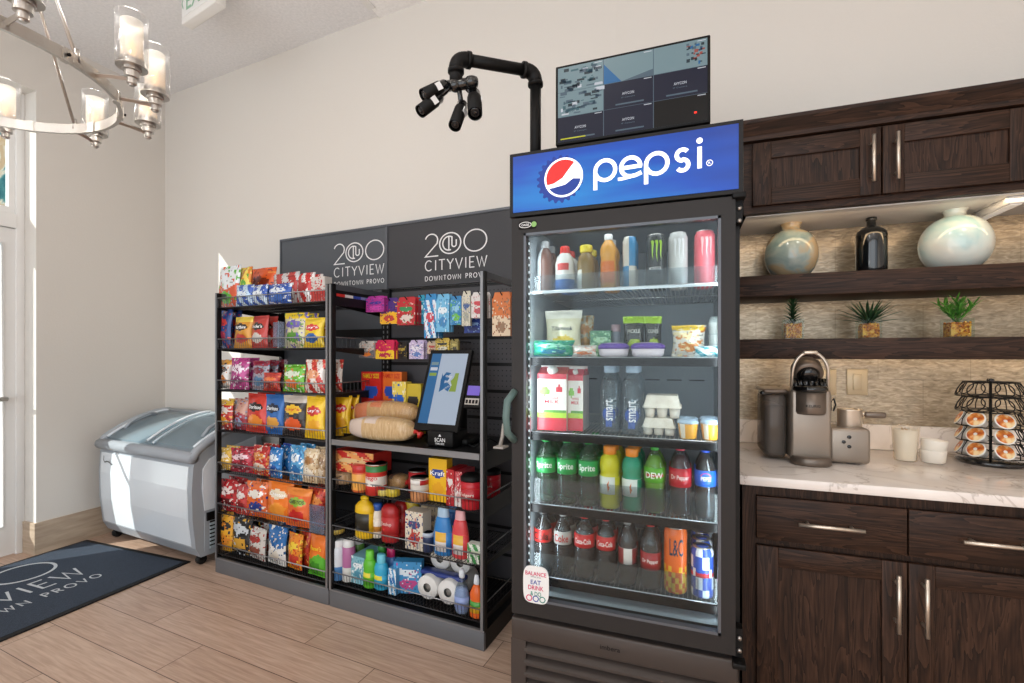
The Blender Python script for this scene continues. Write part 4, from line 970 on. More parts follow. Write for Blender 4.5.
peg_item(398, 416, 297, 325, DP, ('#b8222c', '#2f8a52', '#d8c9c2'), 'red pack with green cap print hung on the top hooks', n=3)
peg_item(418, 425, 295, 324, DP + .05, ('#2f9ab8', '#d9eef4', '#1f7898'), 'narrow teal pack hung behind the toothbrush cards')
peg_item(425, 437, 294, 338, DP, ('#2f86c0', '#d7e4ee', '#c93a4a'), 'long blue toothbrush card with white stripes hung on the top hooks', style='stripe', n=3)
peg_item(437, 450, 294, 332, DP, ('#6fb6dc', '#e2edf4', '#3a82bc'), 'pale blue toothpaste card hung on the top hooks', n=2)
peg_item(451, 462, 296, 325, DP, ('#2f7fb8', '#8fc5e2', '#6cb83c'), 'blue and green card hung on the top hooks')
peg_item(462.5, 471, 291, 326, DP, ('#cfcab8', '#3c5a90', '#a8a898'), 'narrow cream card hung on the top hooks')
peg_item(465, 482, 317, 333, DP + .06, ('#243f92', '#8fb2dc', '#1a2c6c'), 'dark blue pack hung low behind the cream card')
peg_item(472, 488, 292, 318, DP, ('#dcd6d2', '#c8404a', '#b8505a'), 'white and red card hung near the right post', n=2)
peg_item(493, 511, 292, 336, DP - .06, ('#e07a34', '#f0d8b8', '#a07a5a'), 'orange and brown snack pouch hung beside the refrigerator', style='split', n=2)
DQ = .30
peg_item(360, 375, 341, 358, DQ, ('#cfc9c2', '#6a6a6e', '#e07a2c'), 'grey and orange pack at the left end of the lower hooks', style='split', n=2)
peg_item(376.5, 395, 340, 359, DQ, ('#d32a56', '#f0c62e', '#b81f44'), 'crimson and yellow sweets pack on the lower hooks', style='split', n=2)
peg_item(396, 408, 342, 359, DQ + .03, ('#2c2724', '#a8903a', '#1a1614'), 'black pack with gold print on the lower hooks')
peg_item(410, 424.5, 340, 359, DQ, ('#c2b2d2', '#e6e2ea', '#5a7ab8'), 'lavender box-shaped pack on the lower hooks', n=2)
peg_item(428, 437, 341, 354, DQ, ('#cdb8a0', '#b84a44', '#8a6a50'), 'small tan and red pack on the lower hooks above the kiosk')
peg_item(436, 450, 338, 352, DQ, ('#d8b84a', '#2c2c30', '#e2dcc8'), 'yellow and black pack on the lower hooks above the kiosk')
peg_item(451, 459, 339, 352, DQ, ('#9a8a4a', '#c8b86a', '#4a4436'), 'olive pack at the right end of the lower hooks')

# ------------------------------------------------------------------ self checkout kiosk
kz = WT; kd = .10
t = empty('checkout_kiosk', at(RK, 440, kd + .05, kz), 'self checkout kiosk with tilted touch screen on the rack worktop', 'kiosk', RA)
kx = RK.x(440, kd + .05)
W2 = .0
def kl(px, d): return RK.x(px, d) - kx
bx0, bx1 = kl(427, kd - .05), kl(453, kd - .05)
mb = MB(); mb.rounded((bx0, -.10, .0), (bx1, .04, .075), .008, 'black_matte'); mb.rounded((bx0 - .02, -.02, .0), (bx1 + .03, .16, .03), .008, 'black_matte'); bs_ = obj('scanner_base', mb, t)
mb = MB(); xm = (bx0 + bx1) / 2; text(mb, 'SCAN', lambda x, y: (x, -.1008, y), xm, .034, .058, .018, 'letter_white'); text(mb, 'ITEMS HERE', lambda x, y: (x, -.1008, y), xm, .016, .05, .009, 'letter_white'); mb.prism([(xm - .008, .05), (xm + .008, .05), (xm, .062)], lambda x, y: (x, -.1008, y), 'letter_white')
obj('lettering', mb, bs_)
# screen: bottom edge near front, top leaning back
zb = RK.h(436, 431, kd - .03) - kz; zt = .40
b0, b1 = kl(413.5, kd - .03), kl(457, kd - .03); dt = .145
zt = RK.h(454, 350, kd + dt) - kz; t0, t1 = kl(431, kd + dt), kl(476.5, kd + dt)
yb, yt = kd - .03 - (kd + .05), dt - .05
def scr(u, v, off=0.):
    A = Vector((b0, yb, zb)).lerp(Vector((b1, yb, zb)), u); B = Vector((t0, yt, zt)).lerp(Vector((t0 + (b1 - b0), yt, zt)), u)
    p = A.lerp(B, v); nrm = (Vector((b1 - b0, 0, 0)).cross(Vector((t0 - b0, yt - yb, zt - zb)))).normalized()
    return tuple(p + nrm * off)
def quad(mb, u0, v0, u1, v1, mat, off): mb.add([scr(u0, v0, off), scr(u1, v0, off), scr(u1, v1, off), scr(u0, v1, off)], [(0, 1, 2, 3)], mat)
mb = MB(); a = [scr(0, 0, .0), scr(1, 0, 0), scr(1, 1, 0), scr(0, 1, 0)]; b = [scr(0, 0, -.02), scr(1, 0, -.02), scr(1, 1, -.02), scr(0, 1, -.02)]
mb.add(a + b, [(0, 1, 2, 3), (7, 6, 5, 4), (0, 4, 5, 1), (1, 5, 6, 2), (2, 6, 7, 3), (3, 7, 4, 0)], 'black_matte'); sh = obj('screen_housing', mb, t)
mb = MB(); quad(mb, .07, .08, .93, .95, 'scr_pale', .001); quad(mb, .07, .08, .3, .95, 'scr_blue', .0015)
for k in range(3): quad(mb, .1, .80 - k * .07, .27, .84 - k * .07, ('scr_teal', 'scr_white', 'scr_green')[k], .002)
fn = lambda x, y: scr(x, y, .002)
mb.prism([(.42, .47), (.40, .62), (.56, .60), (.60, .63), (.56, .66), (.62, .70), (.5, .71), (.5, .56), (.47, .55)], fn, 'scr_blue')
mb.prism([(.41, .46), (.52, .50), (.62, .47), (.66, .53), (.60, .59), (.5, .57), (.41, .70)], fn, 'scr_blue')
mb.prism([(.64, .47), (.80, .47), (.80, .70), (.72, .70), (.70, .64), (.64, .60), (.68, .55)], fn, 'scr_green')
mb.ribbon([(.5, .66), (.64, .65), (.58, .59), (.66, .55), (.5, .49)], .025, fn, 'scr_white')
obj('touch_screen', mb, sh)
mb = MB(); cx_ = (t0 + t1) / 2 + .01
mb.box((cx_ - .03, .07, .0), (cx_ + .045, .15, zt - .1), 'black_matte', bev=.01); mb.tube([(cx_, .11, zt - .16), (cx_ - .03, .05, zt - .18)], .02, 'black_matte'); obj('stand', mb, t)
# card reader
r0, r1 = kl(466, kd), kl(483, kd); rz0 = RK.h(474, 409, kd) - kz; rz1 = RK.h(474, 383, kd) - kz
mb = MB(); X = Matrix.Translation(((r0 + r1) / 2, -.05, (rz0 + rz1) / 2)) @ Matrix.Rotation(-.35, 4, 'X'); wr_ = (r1 - r0) / 2; hr_ = (rz1 - rz0) / 2
mb.rounded((-wr_, -.012, -hr_), (wr_, .02, hr_), .008, 'black_matte', X); cr = obj('card_reader', mb, t)
mb = MB(); mb.box((-wr_ * .75, -.0135, 0), (wr_ * .7, -.0125, hr_ * .75), 'scr_lilac', X); obj('reader_display', mb, cr)
mb = MB(); mb.box((-wr_ * .8, -.016, -hr_ * .75), (wr_ * .8, -.0125, -hr_ * .25), 'nickel', X)
for i in range(4): mb.box((-wr_ * .7 + i * wr_ * .38, -.0175, -hr_ * .66), (-wr_ * .7 + i * wr_ * .38 + wr_ * .25, -.0155, -hr_ * .38), 'black_matte', X)
obj('keypad', mb, cr)
mb = MB(); mb.tube([((r0 + r1) / 2, -.03, (rz0 + rz1) / 2), ((r0 + r1) / 2 - .02, .05, (rz0 + rz1) / 2 - .03), (cx_ + .02, .1, (rz0 + rz1) / 2 - .04)], .014, 'black_matte'); obj('reader_arm', mb, t)
# receipt stick and cable on the worktop
mb = MB(); pbr('pale_stick', '#d8cfc6', .6); p0 = Vector((0, 0, 0)); mb.tube([(0, 0, 0.008), (.012, .0, .05), (.02, .0, .112)], .0095, 'pale_stick', 4); mb.box((-.02, -.03, 0), (.03, .03, .008), 'pale_stick')
tag(obj('card_stand', mb, None, at(RK, 500, .16, WT), RA), 'slim pale upright card stand between kiosk and refrigerator', 'card stand')
mb = MB(); cpts = [at(RK, 468, .15, WT + .006), at(RK, 474, .1, WT + .005), at(RK, 480, .12, WT + .02), at(RK, 490, .2, WT + .03), at(RK, 497, .24, WT + .006)]
mb.tube(cpts, .003, 'black_rubber', 6); tag(obj('power_cable', mb), 'thin black cable trailing across the worktop behind the kiosk', 'cable')

# ------------------------------------------------------------------ the tall refrigerator
FWD = .68
ft = empty('display_refrigerator', (FR.o.x, FR.o.y, 0), 'tall black glass-door drinks refrigerator with lit blue header sign', 'refrigerator')
mb = MB(); I0, I1, IB, IT, IK = .045, .64, .515, 1.70, .66
mb.box((.0, .055, .0), (.03, .80, 1.76), 'fridge_black'); mb.box((.655, .055, 0), (FWD, .80, 1.76), 'fridge_black'); mb.box((.03, .70, 0), (.655, .80, 1.76), 'fridge_black')
mb.box((0, .055, 1.76), (FWD, .80, 1.94), 'fridge_black'); mb.box((.03, .03, 0.02), (.655, .72, .44), 'fridge_black'); obj('cabinet', mb, ft)
mb = MB(); mb.box((.03, .06, .47), (.04, .70, 1.755), 'liner'); mb.box((.645, .06, .47), (.655, .70, 1.755), 'liner'); mb.box((.03, .69, .47), (.655, .70, 1.755), 'liner'); mb.box((.03, .06, 1.745), (.655, .70, 1.76), 'liner'); mb.box((.03, .055, .44), (.655, .70, .505), 'liner')
for k in range(6): mb.box((.1 + k * .09, .6885, 1.19), (.16 + k * .09, .6901, 1.196), 'band_black')
obj('liner', mb, ft)
# header sign
mb = MB(); mb.box((-.003, -.004, 1.748), (FWD + .003, .06, 1.951), 'fridge_black'); hd = obj('header_sign', mb, ft)
mb = MB(); mb.box((.009, -.0065, 1.760), (FWD - .009, -.0035, 1.940), 'sign_blue_art'); obj('sign_face', mb, hd)
def hp(x, y): return (x, -.0076, y)
def hx_(px): return FR.x(px, -.007)
mb = MB(); gx = hx_(563.5); gz = FR.h(563.5, 177.5, -.007); gr = .058
tooth = []
for i in range(84):
    a = 2 * PI * i / 84; r = gr * (1.22 + .07 * (1 if i % 4 in (0, 1) else -1)); tooth.append((gx - .012 + r * math.cos(a), gz - .004 + r * math.sin(a)))
mb.prism(tooth, hp, 'sign_navy')
mb.prism(arc(gx, gz, gr * 1.06, 0, 360, 40)[:-1], lambda x, y: (x, -.0080, y), 'sign_white')
g2 = gr * .95
def chord(top):
    pts = []
    n = 24
    if top:   # red: upper left, bounded by wave
        pts = arc(gx, gz, g2, 52, 200, n) + [(gx - g2 * .55, gz - g2 * .28), (gx - .05 * g2, gz - g2 * .02), (gx + g2 * .3, gz + g2 * .42)]
    else:
        pts = arc(gx, gz, g2, 214, 350, n) + [(gx + g2 * .55, gz - g2 * .12), (gx + .1 * g2, gz - g2 * .42), (gx - g2 * .4, gz - g2 * .5)]
    return pts
mb.prism(chord(True), lambda x, y: (x, -.0084, y), 'sign_red'); mb.prism(chord(False), lambda x, y: (x, -.0084, y), 'sign_navy')
obj('globe_emblem', mb, hd)
mb = MB(); fn = lambda x, y: (x, -.0082, y)
X0 = hx_(593.5); X1 = hx_(705); Wt = X1 - X0; zb_ = FR.h(650, 183.5, -.007) + .026; u = Wt / 4.42; th = .17 * u
def lp(pts, closed=False): mb.ribbon([(X0 + x * u, zb_ + y * u) for x, y in pts], th, fn, 'sign_white', closed)
R_ = .42
for ox in (0.08, 2.17):
    lp([(ox, -.38), (ox, .42)] + arc(ox + R_, .42, R_, 180, -160, 20))
ox = 1.13
lp([(ox + .04, .40), (ox + .80, .42)] + arc(ox + .42, .42, .39, 8, 270, 18) + [(ox + .62, .05), (ox + .86, .14)]); mb.ribbon([(X0 + x * u, zb_ + y * u) for x, y in [(ox - .10, -.04), (ox + .15, -.03), (ox + .42, .01)]], th * .8, fn, 'sign_white')
ox = 3.30
lp(arc(ox + .28, .62, .22, 35, 262, 14) + arc(ox + .28, .22, .22, 82, -145, 14))
lp([(4.22, 0), (4.22, .86)]); mb.prism([(X0 + (4.22 + x) * u, zb_ + (1.1 + y) * u) for x, y in arc(0, 0, .12, 0, 360, 16)[:-1]], fn, 'sign_white')
mb.ribbon([(X1 + .012 + .008 * math.cos(a * .5), zb_ + .012 + .008 * math.sin(a * .5)) for a in range(0, 12)], .002, fn, 'sign_white', True); text(mb, 'R', fn, X1 + .012, zb_ + .012, .006, .007, 'sign_white')
obj('lettering', mb, hd)
# door
g0, g1 = FR.x(523.8, -.0), FR.x(721, -.0); zg0, zg1 = .512, 1.692
mb = MB(); dz0, dz1 = .463, 1.742; DR = .664
for lo, hi in (((0.002, 0, dz0), (g0, .05, dz1)), ((g1, 0, dz0), (DR, .05, dz1)), ((g0, 0, dz0), (g1, .05, zg0)), ((g0, 0, zg1), (g1, .05, dz1))): mb.box(lo, hi, 'fridge_frame')
e = .008
for lo, hi in (((g0, -.002, zg0), (g0 + e, .02, zg1)), ((g1 - e, -.002, zg0), (g1, .02, zg1)), ((g0, -.002, zg0), (g1, .02, zg0 + e)), ((g0, -.002, zg1 - e), (g1, .02, zg1))): mb.box(lo, hi, 'rack_grey')
dr = obj('door', mb, ft)
mb = MB(); mb.box((g0, .012, zg0), (g1, .018, zg1), 'glass_door'); obj('glass_pane', mb, dr)
mb = MB(); hy0, hy1 = FR.h(511, 442, -.03), FR.h(511, 392, -.03)
mb.tube([(.012, .0, hy1), (.0, -.035, hy1 - .03), (-.002, -.042, (hy0 + hy1) / 2), (.0, -.035, hy0 + .03), (.012, 0, hy0)], [.012, .012, .012, .012, .012], 'door_handle', 8); obj('door_handle', mb, dr)
mb = MB(); sx0, sx1 = FR.x(523.5, .0), FR.x(549, .0); sz1, sz0 = FR.h(536, 566, 0), FR.h(536, 603, 0); sw_ = (sx1 - sx0); sh_ = sz1 - sz0; scx = (sx0 + sx1) / 2; scz = (sz0 + sz1) / 2
st = []
for i in range(40):
    a = 2 * PI * i / 40; c_, s_ = math.cos(a), math.sin(a); st.append((scx + sw_ / 2 * math.copysign(abs(c_) ** .45, c_), scz + sh_ / 2 * math.copysign(abs(s_) ** .55, s_)))
mb.prism(st, lambda x, y: (x, -.0035, y), '#e9e9e8', (0, .004, 0))
fs_ = lambda x, y: (x, -.0042, y)
for i, (s_, c_, ww, hh) in enumerate((('BALANCE', '#d22a62', .82, .11), ('what you', '#7a7a80', .4, .05), ('EAT', '#2a3f9c', .40, .12), ('DRINK', '#d22a62', .6, .12), ('& DO', '#2a8a7a', .42, .12))):
    text(mb, s_, fs_, scx, sz1 - sh_ * (.2, .29, .43, .58, .74)[i], sw_ * ww, sh_ * hh, c_)
for k in range(3): mb.ribbon([(scx + (k - 1) * .022 + .009 * math.cos(a * .6), sz0 + sh_ * .13 + .009 * math.sin(a * .6)) for a in range(10)], .003, fs_, ('#d22a62', '#2a3f9c', '#2a8a7a')[k], True)
obj('sticker', mb, dr)
mb = MB(); mb.rounded((.026, -.004, 1.705), (.085, .001, 1.730), .003, 'black_matte'); mb.ribbon(arc(.050, 1.7175, .02, 0, 350, 20, .009), .0018, lambda x, y: (x, -.0048, y), 'letter_white', True)
mb.prism(arc(.079, 1.7175, .009, 0, 360, 16)[:-1], lambda x, y: (x, -.0048, y), '#7fae5a'); text(mb, 'OASIS', lambda x, y: (x, -.0049, y), .05, 1.7175, .026, .007, 'letter_white'); obj('badge', mb, dr)
# grille
mb = MB(); mb.box((.0, .0, .375), (.672, .055, .447), 'louver', bev=.006); mb.box((0, .0, .02), (.05, .055, .38), 'louver'); mb.box((.64, .0, .02), (.672, .055, .38), 'louver')
for k in range(9):
    z = .345 - k * .038; mb.ext([(.03, z + .03), (-.006, z + .006), (-.006, z - .002), (.0, z - .004), (.035, z + .022)], .045, .645, 'louver')
gr_ = obj('grille', mb, ft); mb = MB(); text(mb, 'imbera', lambda x, y: (x, -.0008, y), FR.x(610, 0), .412, .06, .014, 'black_matte'); obj('lettering', mb, gr_)
for z in (.44, 1.742):
    mb = MB(); mb.rounded((.655, -.012, z - .008), (.69, .03, z + .008), .003, 'black_matte'); mb.box((.664, .02, z - .07 if z > 1 else z + .01), (.684, .056, z if z > 1 else z + .09), 'black_matte')
    for q in (.03, .065): mb.cyl((.675, .014, z - q if z > 1 else z + q), (.675, .021, z - q if z > 1 else z + q), .006, 'nickel', 10)
    obj('hinge', mb, ft)
for x in (.042, .638):
    mb = MB(); mb.box((x - .004, .056, .53), (x + .004, .066, 1.68), 'shelf_steel')
    for k in range(48): mb.box((x - .003, .0545, .54 + k * .024), (x + .003, .0562, .547 + k * .024), 'led_white')
    obj('led_strip', mb, ft)
    light('fridge_led', 'AREA', (FR.o.x + x + (.012 if x < .3 else -.012), FR.o.y + .07, 1.1), 1.5, (.88, .95, 1), .02, 1.15, direction=(.5 if x < .3 else -.5, .75, 0))
light('fridge_top_led', 'AREA', (FR.o.x + .34, FR.o.y + .12, 1.735), .35, (.9, .96, 1), .5, .05, direction=(0, .3, -1))
SD = .095                                     # front of the shelves
sz = [FR.h(627, y, SD + .04) for y in (286.5, 356.5, 434.0, 511.5)]
sz = [FR.h(537, 291.5, SD + .02), FR.h(533, 357, SD), FR.h(534, 431, SD), FR.h(535, 502.5, SD), FR.h(533, 573.5, SD)]
print('shelf heights', [round(v, 3) for v in sz], 'g', g0, g1)
def fshelf(z, band=True, guard=0.):
    mb = MB(); a, b = .04, .645
    mb.box((a, SD - .012, z - .028), (b, SD - .004, z - .002), 'band_black') if band else mb.box((a, SD - .01, z - .012), (b, SD - .004, z - .004), 'shelf_steel')
    mb.tube([(a, SD, z - .003), (b, SD, z - .003)], .003, 'shelf_steel', 6); mb.tube([(a, .66, z - .003), (b, .66, z - .003)], .003, 'shelf_steel', 6); mb.tube([(a, .38, z - .006), (b, .38, z - .006)], .003, 'shelf_steel', 6)
    n = 46
    for i in range(n + 1): x = a + (b - a) * i / n; mb.tube([(x, SD, z - .002), (x, .66, z - .002)], .0016, 'shelf_steel', 4, smooth=False)
    o = obj('refrigerator_shelf', mb, ft)
    if guard:
        mb = MB(); mb.box((a + .01, SD - .003, z), (b - .01, SD - .001, z + guard), 'acrylic'); obj('front_guard', mb, o)
        for i in range(1, 8): 
            x = a + (b - a) * i / 8; mb = MB(); mb.box((x - .001, SD, z), (x + .001, .3, z + guard * .8), 'acrylic'); obj('divider', mb, o)
for k, z in enumerate(sz): fshelf(z, k > 0, (.05, 0, 0, .085, .075)[k])
GF = ['drinks on the %s refrigerator shelf' % n for n in ('top', 'second', 'third', 'fourth', 'lowest')]
# -- top shelf
z = sz[0]; dd = .16
OT = lambda fr, *a, **k: lathe_thing(fr, *a, **k)
def both(o, n, st=.085, what=''):
    for k in range(n):
        l = o.location.copy(); l.y += (k + 1) * st; dup(o, l, label=o['label'].split(' on the')[0] + (', directly behind the front one' if k == 0 else ', third in its row'))
JUG = [(.85, 0), (.95, .02), (1, .08), (1, .25), (.95, .45), (.98, .6), (.8, .76), (.48, .84), (.44, .88)]
o, _, _ = OT(FR, z, 537, 553.5, 242, dd, JUG, lambda u, v: '#cfd3d4' if u < .45 else '#6a4538', 'white and brown shake bottle at the left end of the top refrigerator shelf', 'shake_bottle', 'bottle', GF[0], [('bottle_cap', [(.5, .86), (.52, .88), (.52, .98), (.45, 1)], '#a8a9aa')]); both(o, 1)
o, _, _ = OT(FR, z, 555, 575, 247, dd, JUG, lambda u, v: '#2a6ab4' if v < .3 else ('#c23a36' if .55 < v < .68 and .4 < u < .6 else '#dfdcd6'), 'white and blue creamer bottle with red cap on the top refrigerator shelf', 'creamer_bottle', 'bottle', GF[0], [('bottle_cap', [(.5, .84), (.52, .86), (.48, .98), (.42, 1)], '#d8352c')]); both(o, 1)
o, _, _ = OT(FR, z, 577, 595.5, 246, dd, JUG, lambda u, v: '#dcd8cc' if (v < .5 and u < .47) else '#84682c', 'amber juice bottle with yellow cap on the top refrigerator shelf', 'juice_bottle', 'bottle', GF[0], [('bottle_cap', [(.66, .84), (.7, .86), (.7, .98), (.62, 1)], '#e8d21c')]); both(o, 1)
o, _, _ = OT(FR, z, 600, 617, 235, dd, [(.85, 0), (.97, .02), (1, .1), (1, .3), (.97, .5), (.9, .56), (1, .64), (1, .72), (.85, .8), (.5, .88), (.44, .9)], lambda u, v: '#d9701e' if .12 < v < .5 and .35 < u < .65 else '#dc9a2e', 'orange juice bottle with white cap on the top refrigerator shelf', 'juice_bottle', 'bottle', GF[0], [('bottle_cap', [(.5, .89), (.52, .9), (.52, .985), (.45, 1)], '#e6e6e4')]); both(o, 1)
o, _, _ = OT(FR, z, 622.5, 637, 238, dd, TALLCAN, lambda u, v: '#2f7fae' if (v < .45) == (u < .52) else '#cfc8ba', 'slim blue and silver energy drink can on the top refrigerator shelf', 'slim_can', 'can', GF[0], [('can_top', [(.8, .985), (.84, 1.005), (.1, .998)], 'nickel')]); both(o, 1, .062)
def mclaw(o, r, h, col):
    mb = MB(); f = lambda a, b: (1.008 * r * math.sin(a), -1.008 * r * math.cos(a) - .0005, b)
    for k in range(3):
        a = -.45 + k * .42; mb.prism([(a, h * .86), (a + .22, h * .88), (a + .34, h * .84), (a + .22, h * .62), (a + .26, h * (.50 - .04 * (k % 2))), (a + .12, h * .60), (a + .10, h * .8)], f, col)
    obj('claw_emblem', mb, o)
o, r, h = OT(FR, z, 645.5, 666, 236, dd, TALLCAN, '#1d1f1c', 'black energy drink can with green claw mark on the top refrigerator shelf', 'tall_can', 'can', GF[0], [('can_top', [(.84, .98), (.86, 1.003), (.1, .996)], 'nickel')]); mclaw(o, r, h, '#a8d62c')
lt = MB(); text(lt, 'MONSTER', lambda a, b: (1.01 * r * math.sin(a), -1.01 * r * math.cos(a), b), 0, h * .34, 1.3, h * .06, '#d8d8d4'); obj('lettering', lt, o); both(o, 1)
o, r, h = OT(FR, z, 668, 688, 234, dd, TALLCAN, '#c9c8c4', 'white energy drink can on the top refrigerator shelf', 'tall_can', 'can', GF[0], [('can_top', [(.84, .98), (.86, 1.003), (.1, .996)], 'nickel')]); mclaw(o, r, h, '#e9e9e8'); both(o, 1)
o, r, h = OT(FR, z, 694, 715.5, 232, dd, TALLCAN, '#e2626c', 'pink energy drink can at the right end of the top refrigerator shelf', 'tall_can', 'can', GF[0], [('can_top', [(.84, .98), (.86, 1.003), (.1, .996)], 'nickel')]); mclaw(o, r, h, '#efb0b0'); both(o, 1)
# -- second shelf
z = sz[1]; G2 = 'chilled food on the second refrigerator shelf'
def FB(z, px0, px1, y, d, cols, label, **kw):
    kw.setdefault('group', G2); return bag(FR, z, px0, px1, y, d, cols, label, **kw)
FB(z, 545, 582, 311, .24, ('#ded9b8', '#e4dfc4', '#e2c24a', '#e9e6d6'), 'cream shredded cheese pouch with dark lettering on the second refrigerator shelf', name='cheese_pouch', cat='pouch', word='Tillamook', wc='#232a44', style='oval', wz=.6, lean=.03)
FB(z, 573, 594, 316, .32, ('#cfc6a8', '#c98a4a', '#d8a04a'), 'tan cheese pouch standing behind the cream one', name='cheese_pouch', cat='pouch', lean=.03)
carton(FR, z, 590, 611, 331, .24, .06, ('#3a7a50', '#9ac49a', '#8ab07a'), 'low dark green tub box behind the purple tubs', name='salad_box', group=G2)
lathe_thing(FR, z, 611, 621, 325, .3, [(.9, 0), (1, .1), (1, .75), (.8, .8)], '#9aa0ac', 'small grey tub with pink lid at the back of the second shelf', 'tub', 'tub', G2, [('tub_lid', [(.95, .78), (.98, .82), (.95, 1)], '#c0a0a4')])
for a, b, lb in ((623, 645, 'left'), (644, 662, 'right')):
    FB(z, a, b, 317, .24, ('#1c1f1a', '#2a2c26', '#9ab22c', '#a8d22c'), 'black snack pouch with lime top, the %s of a pair' % lb, name='snack_pouch', cat='pouch', word='PICKLE' if lb == 'left' else 'OLIVES', wc='#c8c8be', lean=.02, wz=.62)
FB(z, 671.5, 706, 326, .19, ('#dcd8cc', '#efdfae', '#c97a2c', '#e8c22a'), 'clear pack of orange cheese with yellow top on the second shelf', name='cheese_pack', cat='pack', lean=.02)
lathe_thing(FR, z, 708, 722, 317, .25, [(.8, 0), (.95, .3), (.9, .32), (1, .55), (.92, .57), (1, .85), (.9, .9), (.6, 1)], lambda u, v: '#b9c8c6' if int(v * 6) % 2 else '#dfe6e2', 'stack of white lidded cups at the right end of the second shelf', 'cup_stack', 'cup stack', G2)
FB(z, 531, 575, 341, .125, ('#2a9a78', '#8fd6bc', '#1f7a9a'), 'green and teal wrapped bundle lying at the front left of the second shelf', name='wrapped_bundle', cat='pack', depth=.07, lean=0)
FB(z, 572, 597, 346, .12, ('#cfc8bf', '#e8e2da', '#d8783a'), 'white and orange pouch lying at the front of the second shelf', name='food_pouch', cat='pouch', lean=0)
for a, b, lb in ((597, 629, 'left'), (630, 665, 'right')):
    x0, x1 = FR.x(a, .13), FR.x(b, .13); r = (x1 - x0) / 2
    mb = MB(); mb.lathe([(r * .8, 0), (r * .92, .008), (r * .98, .03)], 24, '#d9cfd6', sy=.8); o = obj('cheese_tub', mb, None, FR.w((x0 + x1) / 2, .15, z + .001)); tag(o, 'round tub with purple printed lid, the %s of two on the second shelf' % lb, 'tub', G2)
    mb = MB(); mb.lathe([(r * 1.0, .026), (r * 1.0, .036), (r * .8, .044), (r * .3, .047)], 24, lambda u, v: '#5a3a9a' if v < .75 else '#c9b8d8', sy=.8); obj('tub_lid', mb, o)
FB(z, 694, 722, 347, .125, ('#2f9fb0', '#e0eef0', '#d8e6e6'), 'teal and white pack lying at the front right of the second shelf', name='food_pack', cat='pack', lean=0, style='stripe')
# -- third shelf
z = sz[2]
def milk(px0, px1, ytop, d, label, n=1):
    x0, x1 = FR.x(px0, d), FR.x(px1, d); wd = (x1 - x0); h = FR.h((px0 + px1) / 2, ytop, d) - z; hb = h * .86
    def pt(u, v):
        if v < .22: return '#c8283c'
        if v < .32: return '#a9cf3a'
        if v < .36 and u > .2: return '#5a9a3c'
        if blob(u, v, .25, .70, .17, .09): return '#7fc04a'
        if blob(u, v, .75, .74, .12, .06): return '#c8283c'
        if v > .9: return '#c83a4a'
        return '#e6e2dc'
    mb = pbox_mesh(wd, wd, hb, pt, '#d8c8c4', 14, 22); hw = wd / 2
    mb.add([(-hw, -hw, hb), (hw, -hw, hb), (hw, hw, hb), (-hw, hw, hb), (-hw, -.004, h * .96), (hw, -.004, h * .96), (hw, .004, h * .96), (-hw, .004, h * .96)], [(0, 1, 5, 4), (2, 3, 7, 6), (1, 2, 6, 5), (3, 0, 4, 7), (4, 5, 6, 7)], '#c83a4a')
    o = obj('milk_carton', mb, None, FR.w((x0 + x1) / 2, d + hw, z + .001)); tag(o, label, 'milk carton', 'milk cartons on the third refrigerator shelf')
    mb = MB(); mb.box((-hw, -.004, h * .95), (hw, .004, h), '#e3dedb'); obj('gable_top', mb, o)
    mb = MB(); mb.cyl((0, -hw * .55, h * .895), (0, -hw * .95, h * .93), hw * .34, '#e9e6e3', 14); obj('screw_cap', mb, o)
    mb = MB(); f = lambda x, y: (x, -hw - .0008, y); text(mb, 'WHOLE', f, 0, hb * .58, wd * .45, hb * .04, '#c8283c'); text(mb, 'MILK', f, 0, hb * .51, wd * .5, hb * .06, '#c8283c'); obj('lettering', mb, o)
    for k in range(n): dup(o, FR.w((x0 + x1) / 2, d + hw + (k + 1) * wd * 1.03, z + .001), label=label + ', directly behind the front one')
milk(537.5, 566.5, 365, .12, 'white and red milk carton at the left end of the third refrigerator shelf')
milk(567.5, 583, 367, .14, 'narrower milk carton right of the first one on the third shelf')
WAT = [(.8, 0), (.95, .015), (1, .05), (.97, .15), (1, .25), (.96, .35), (1, .45), (1, .62), (.92, .72), (.7, .80), (.42, .86), (.40, .89)]
for a, b, d, lb in ((600, 620.5, .15, 'tall clear water bottle, the left one on the third refrigerator shelf'), (621.5, 644, .13, 'tall clear water bottle, the right one on the third refrigerator shelf')):
    o, r, h = lathe_thing(FR, z, a, b, 364, d, WAT, 'pet_clear', lb, 'water_bottle', 'bottle', 'water bottles on the third refrigerator shelf', [('bottle_cap', [(.58, .87), (.62, .88), (.62, .985), (.55, 1)], '#9fb6cc')])
    f = lambda x, y: (1.012 * r * math.sin(y), -1.012 * r * math.cos(y), x)
    mb = MB(); mb.prism([(h * .28 + h * .10 * math.cos(a_), .75 * math.sin(a_) * .9) for a_ in [2 * PI * i / 24 for i in range(24)]], f, '#1f4a9c')
    mb.prism([(h * .10, -.3), (h * .10, .3), (h * .3, .3), (h * .3, -.3)], f, '#1f4a9c'); lb_ = obj('wrap_label', mb, o)
    mb = MB(); text(mb, 'smart', lambda x, y: (1.02 * r * math.sin(-y), -1.02 * r * math.cos(-y), x), h * .34, 0, h * .30, .8, '#e9eef4'); obj('lettering', mb, lb_)
    l = o.location.copy(); l.y += .08; dup(o, l, label=lb.split(' on the')[0] + ', directly behind the front one')
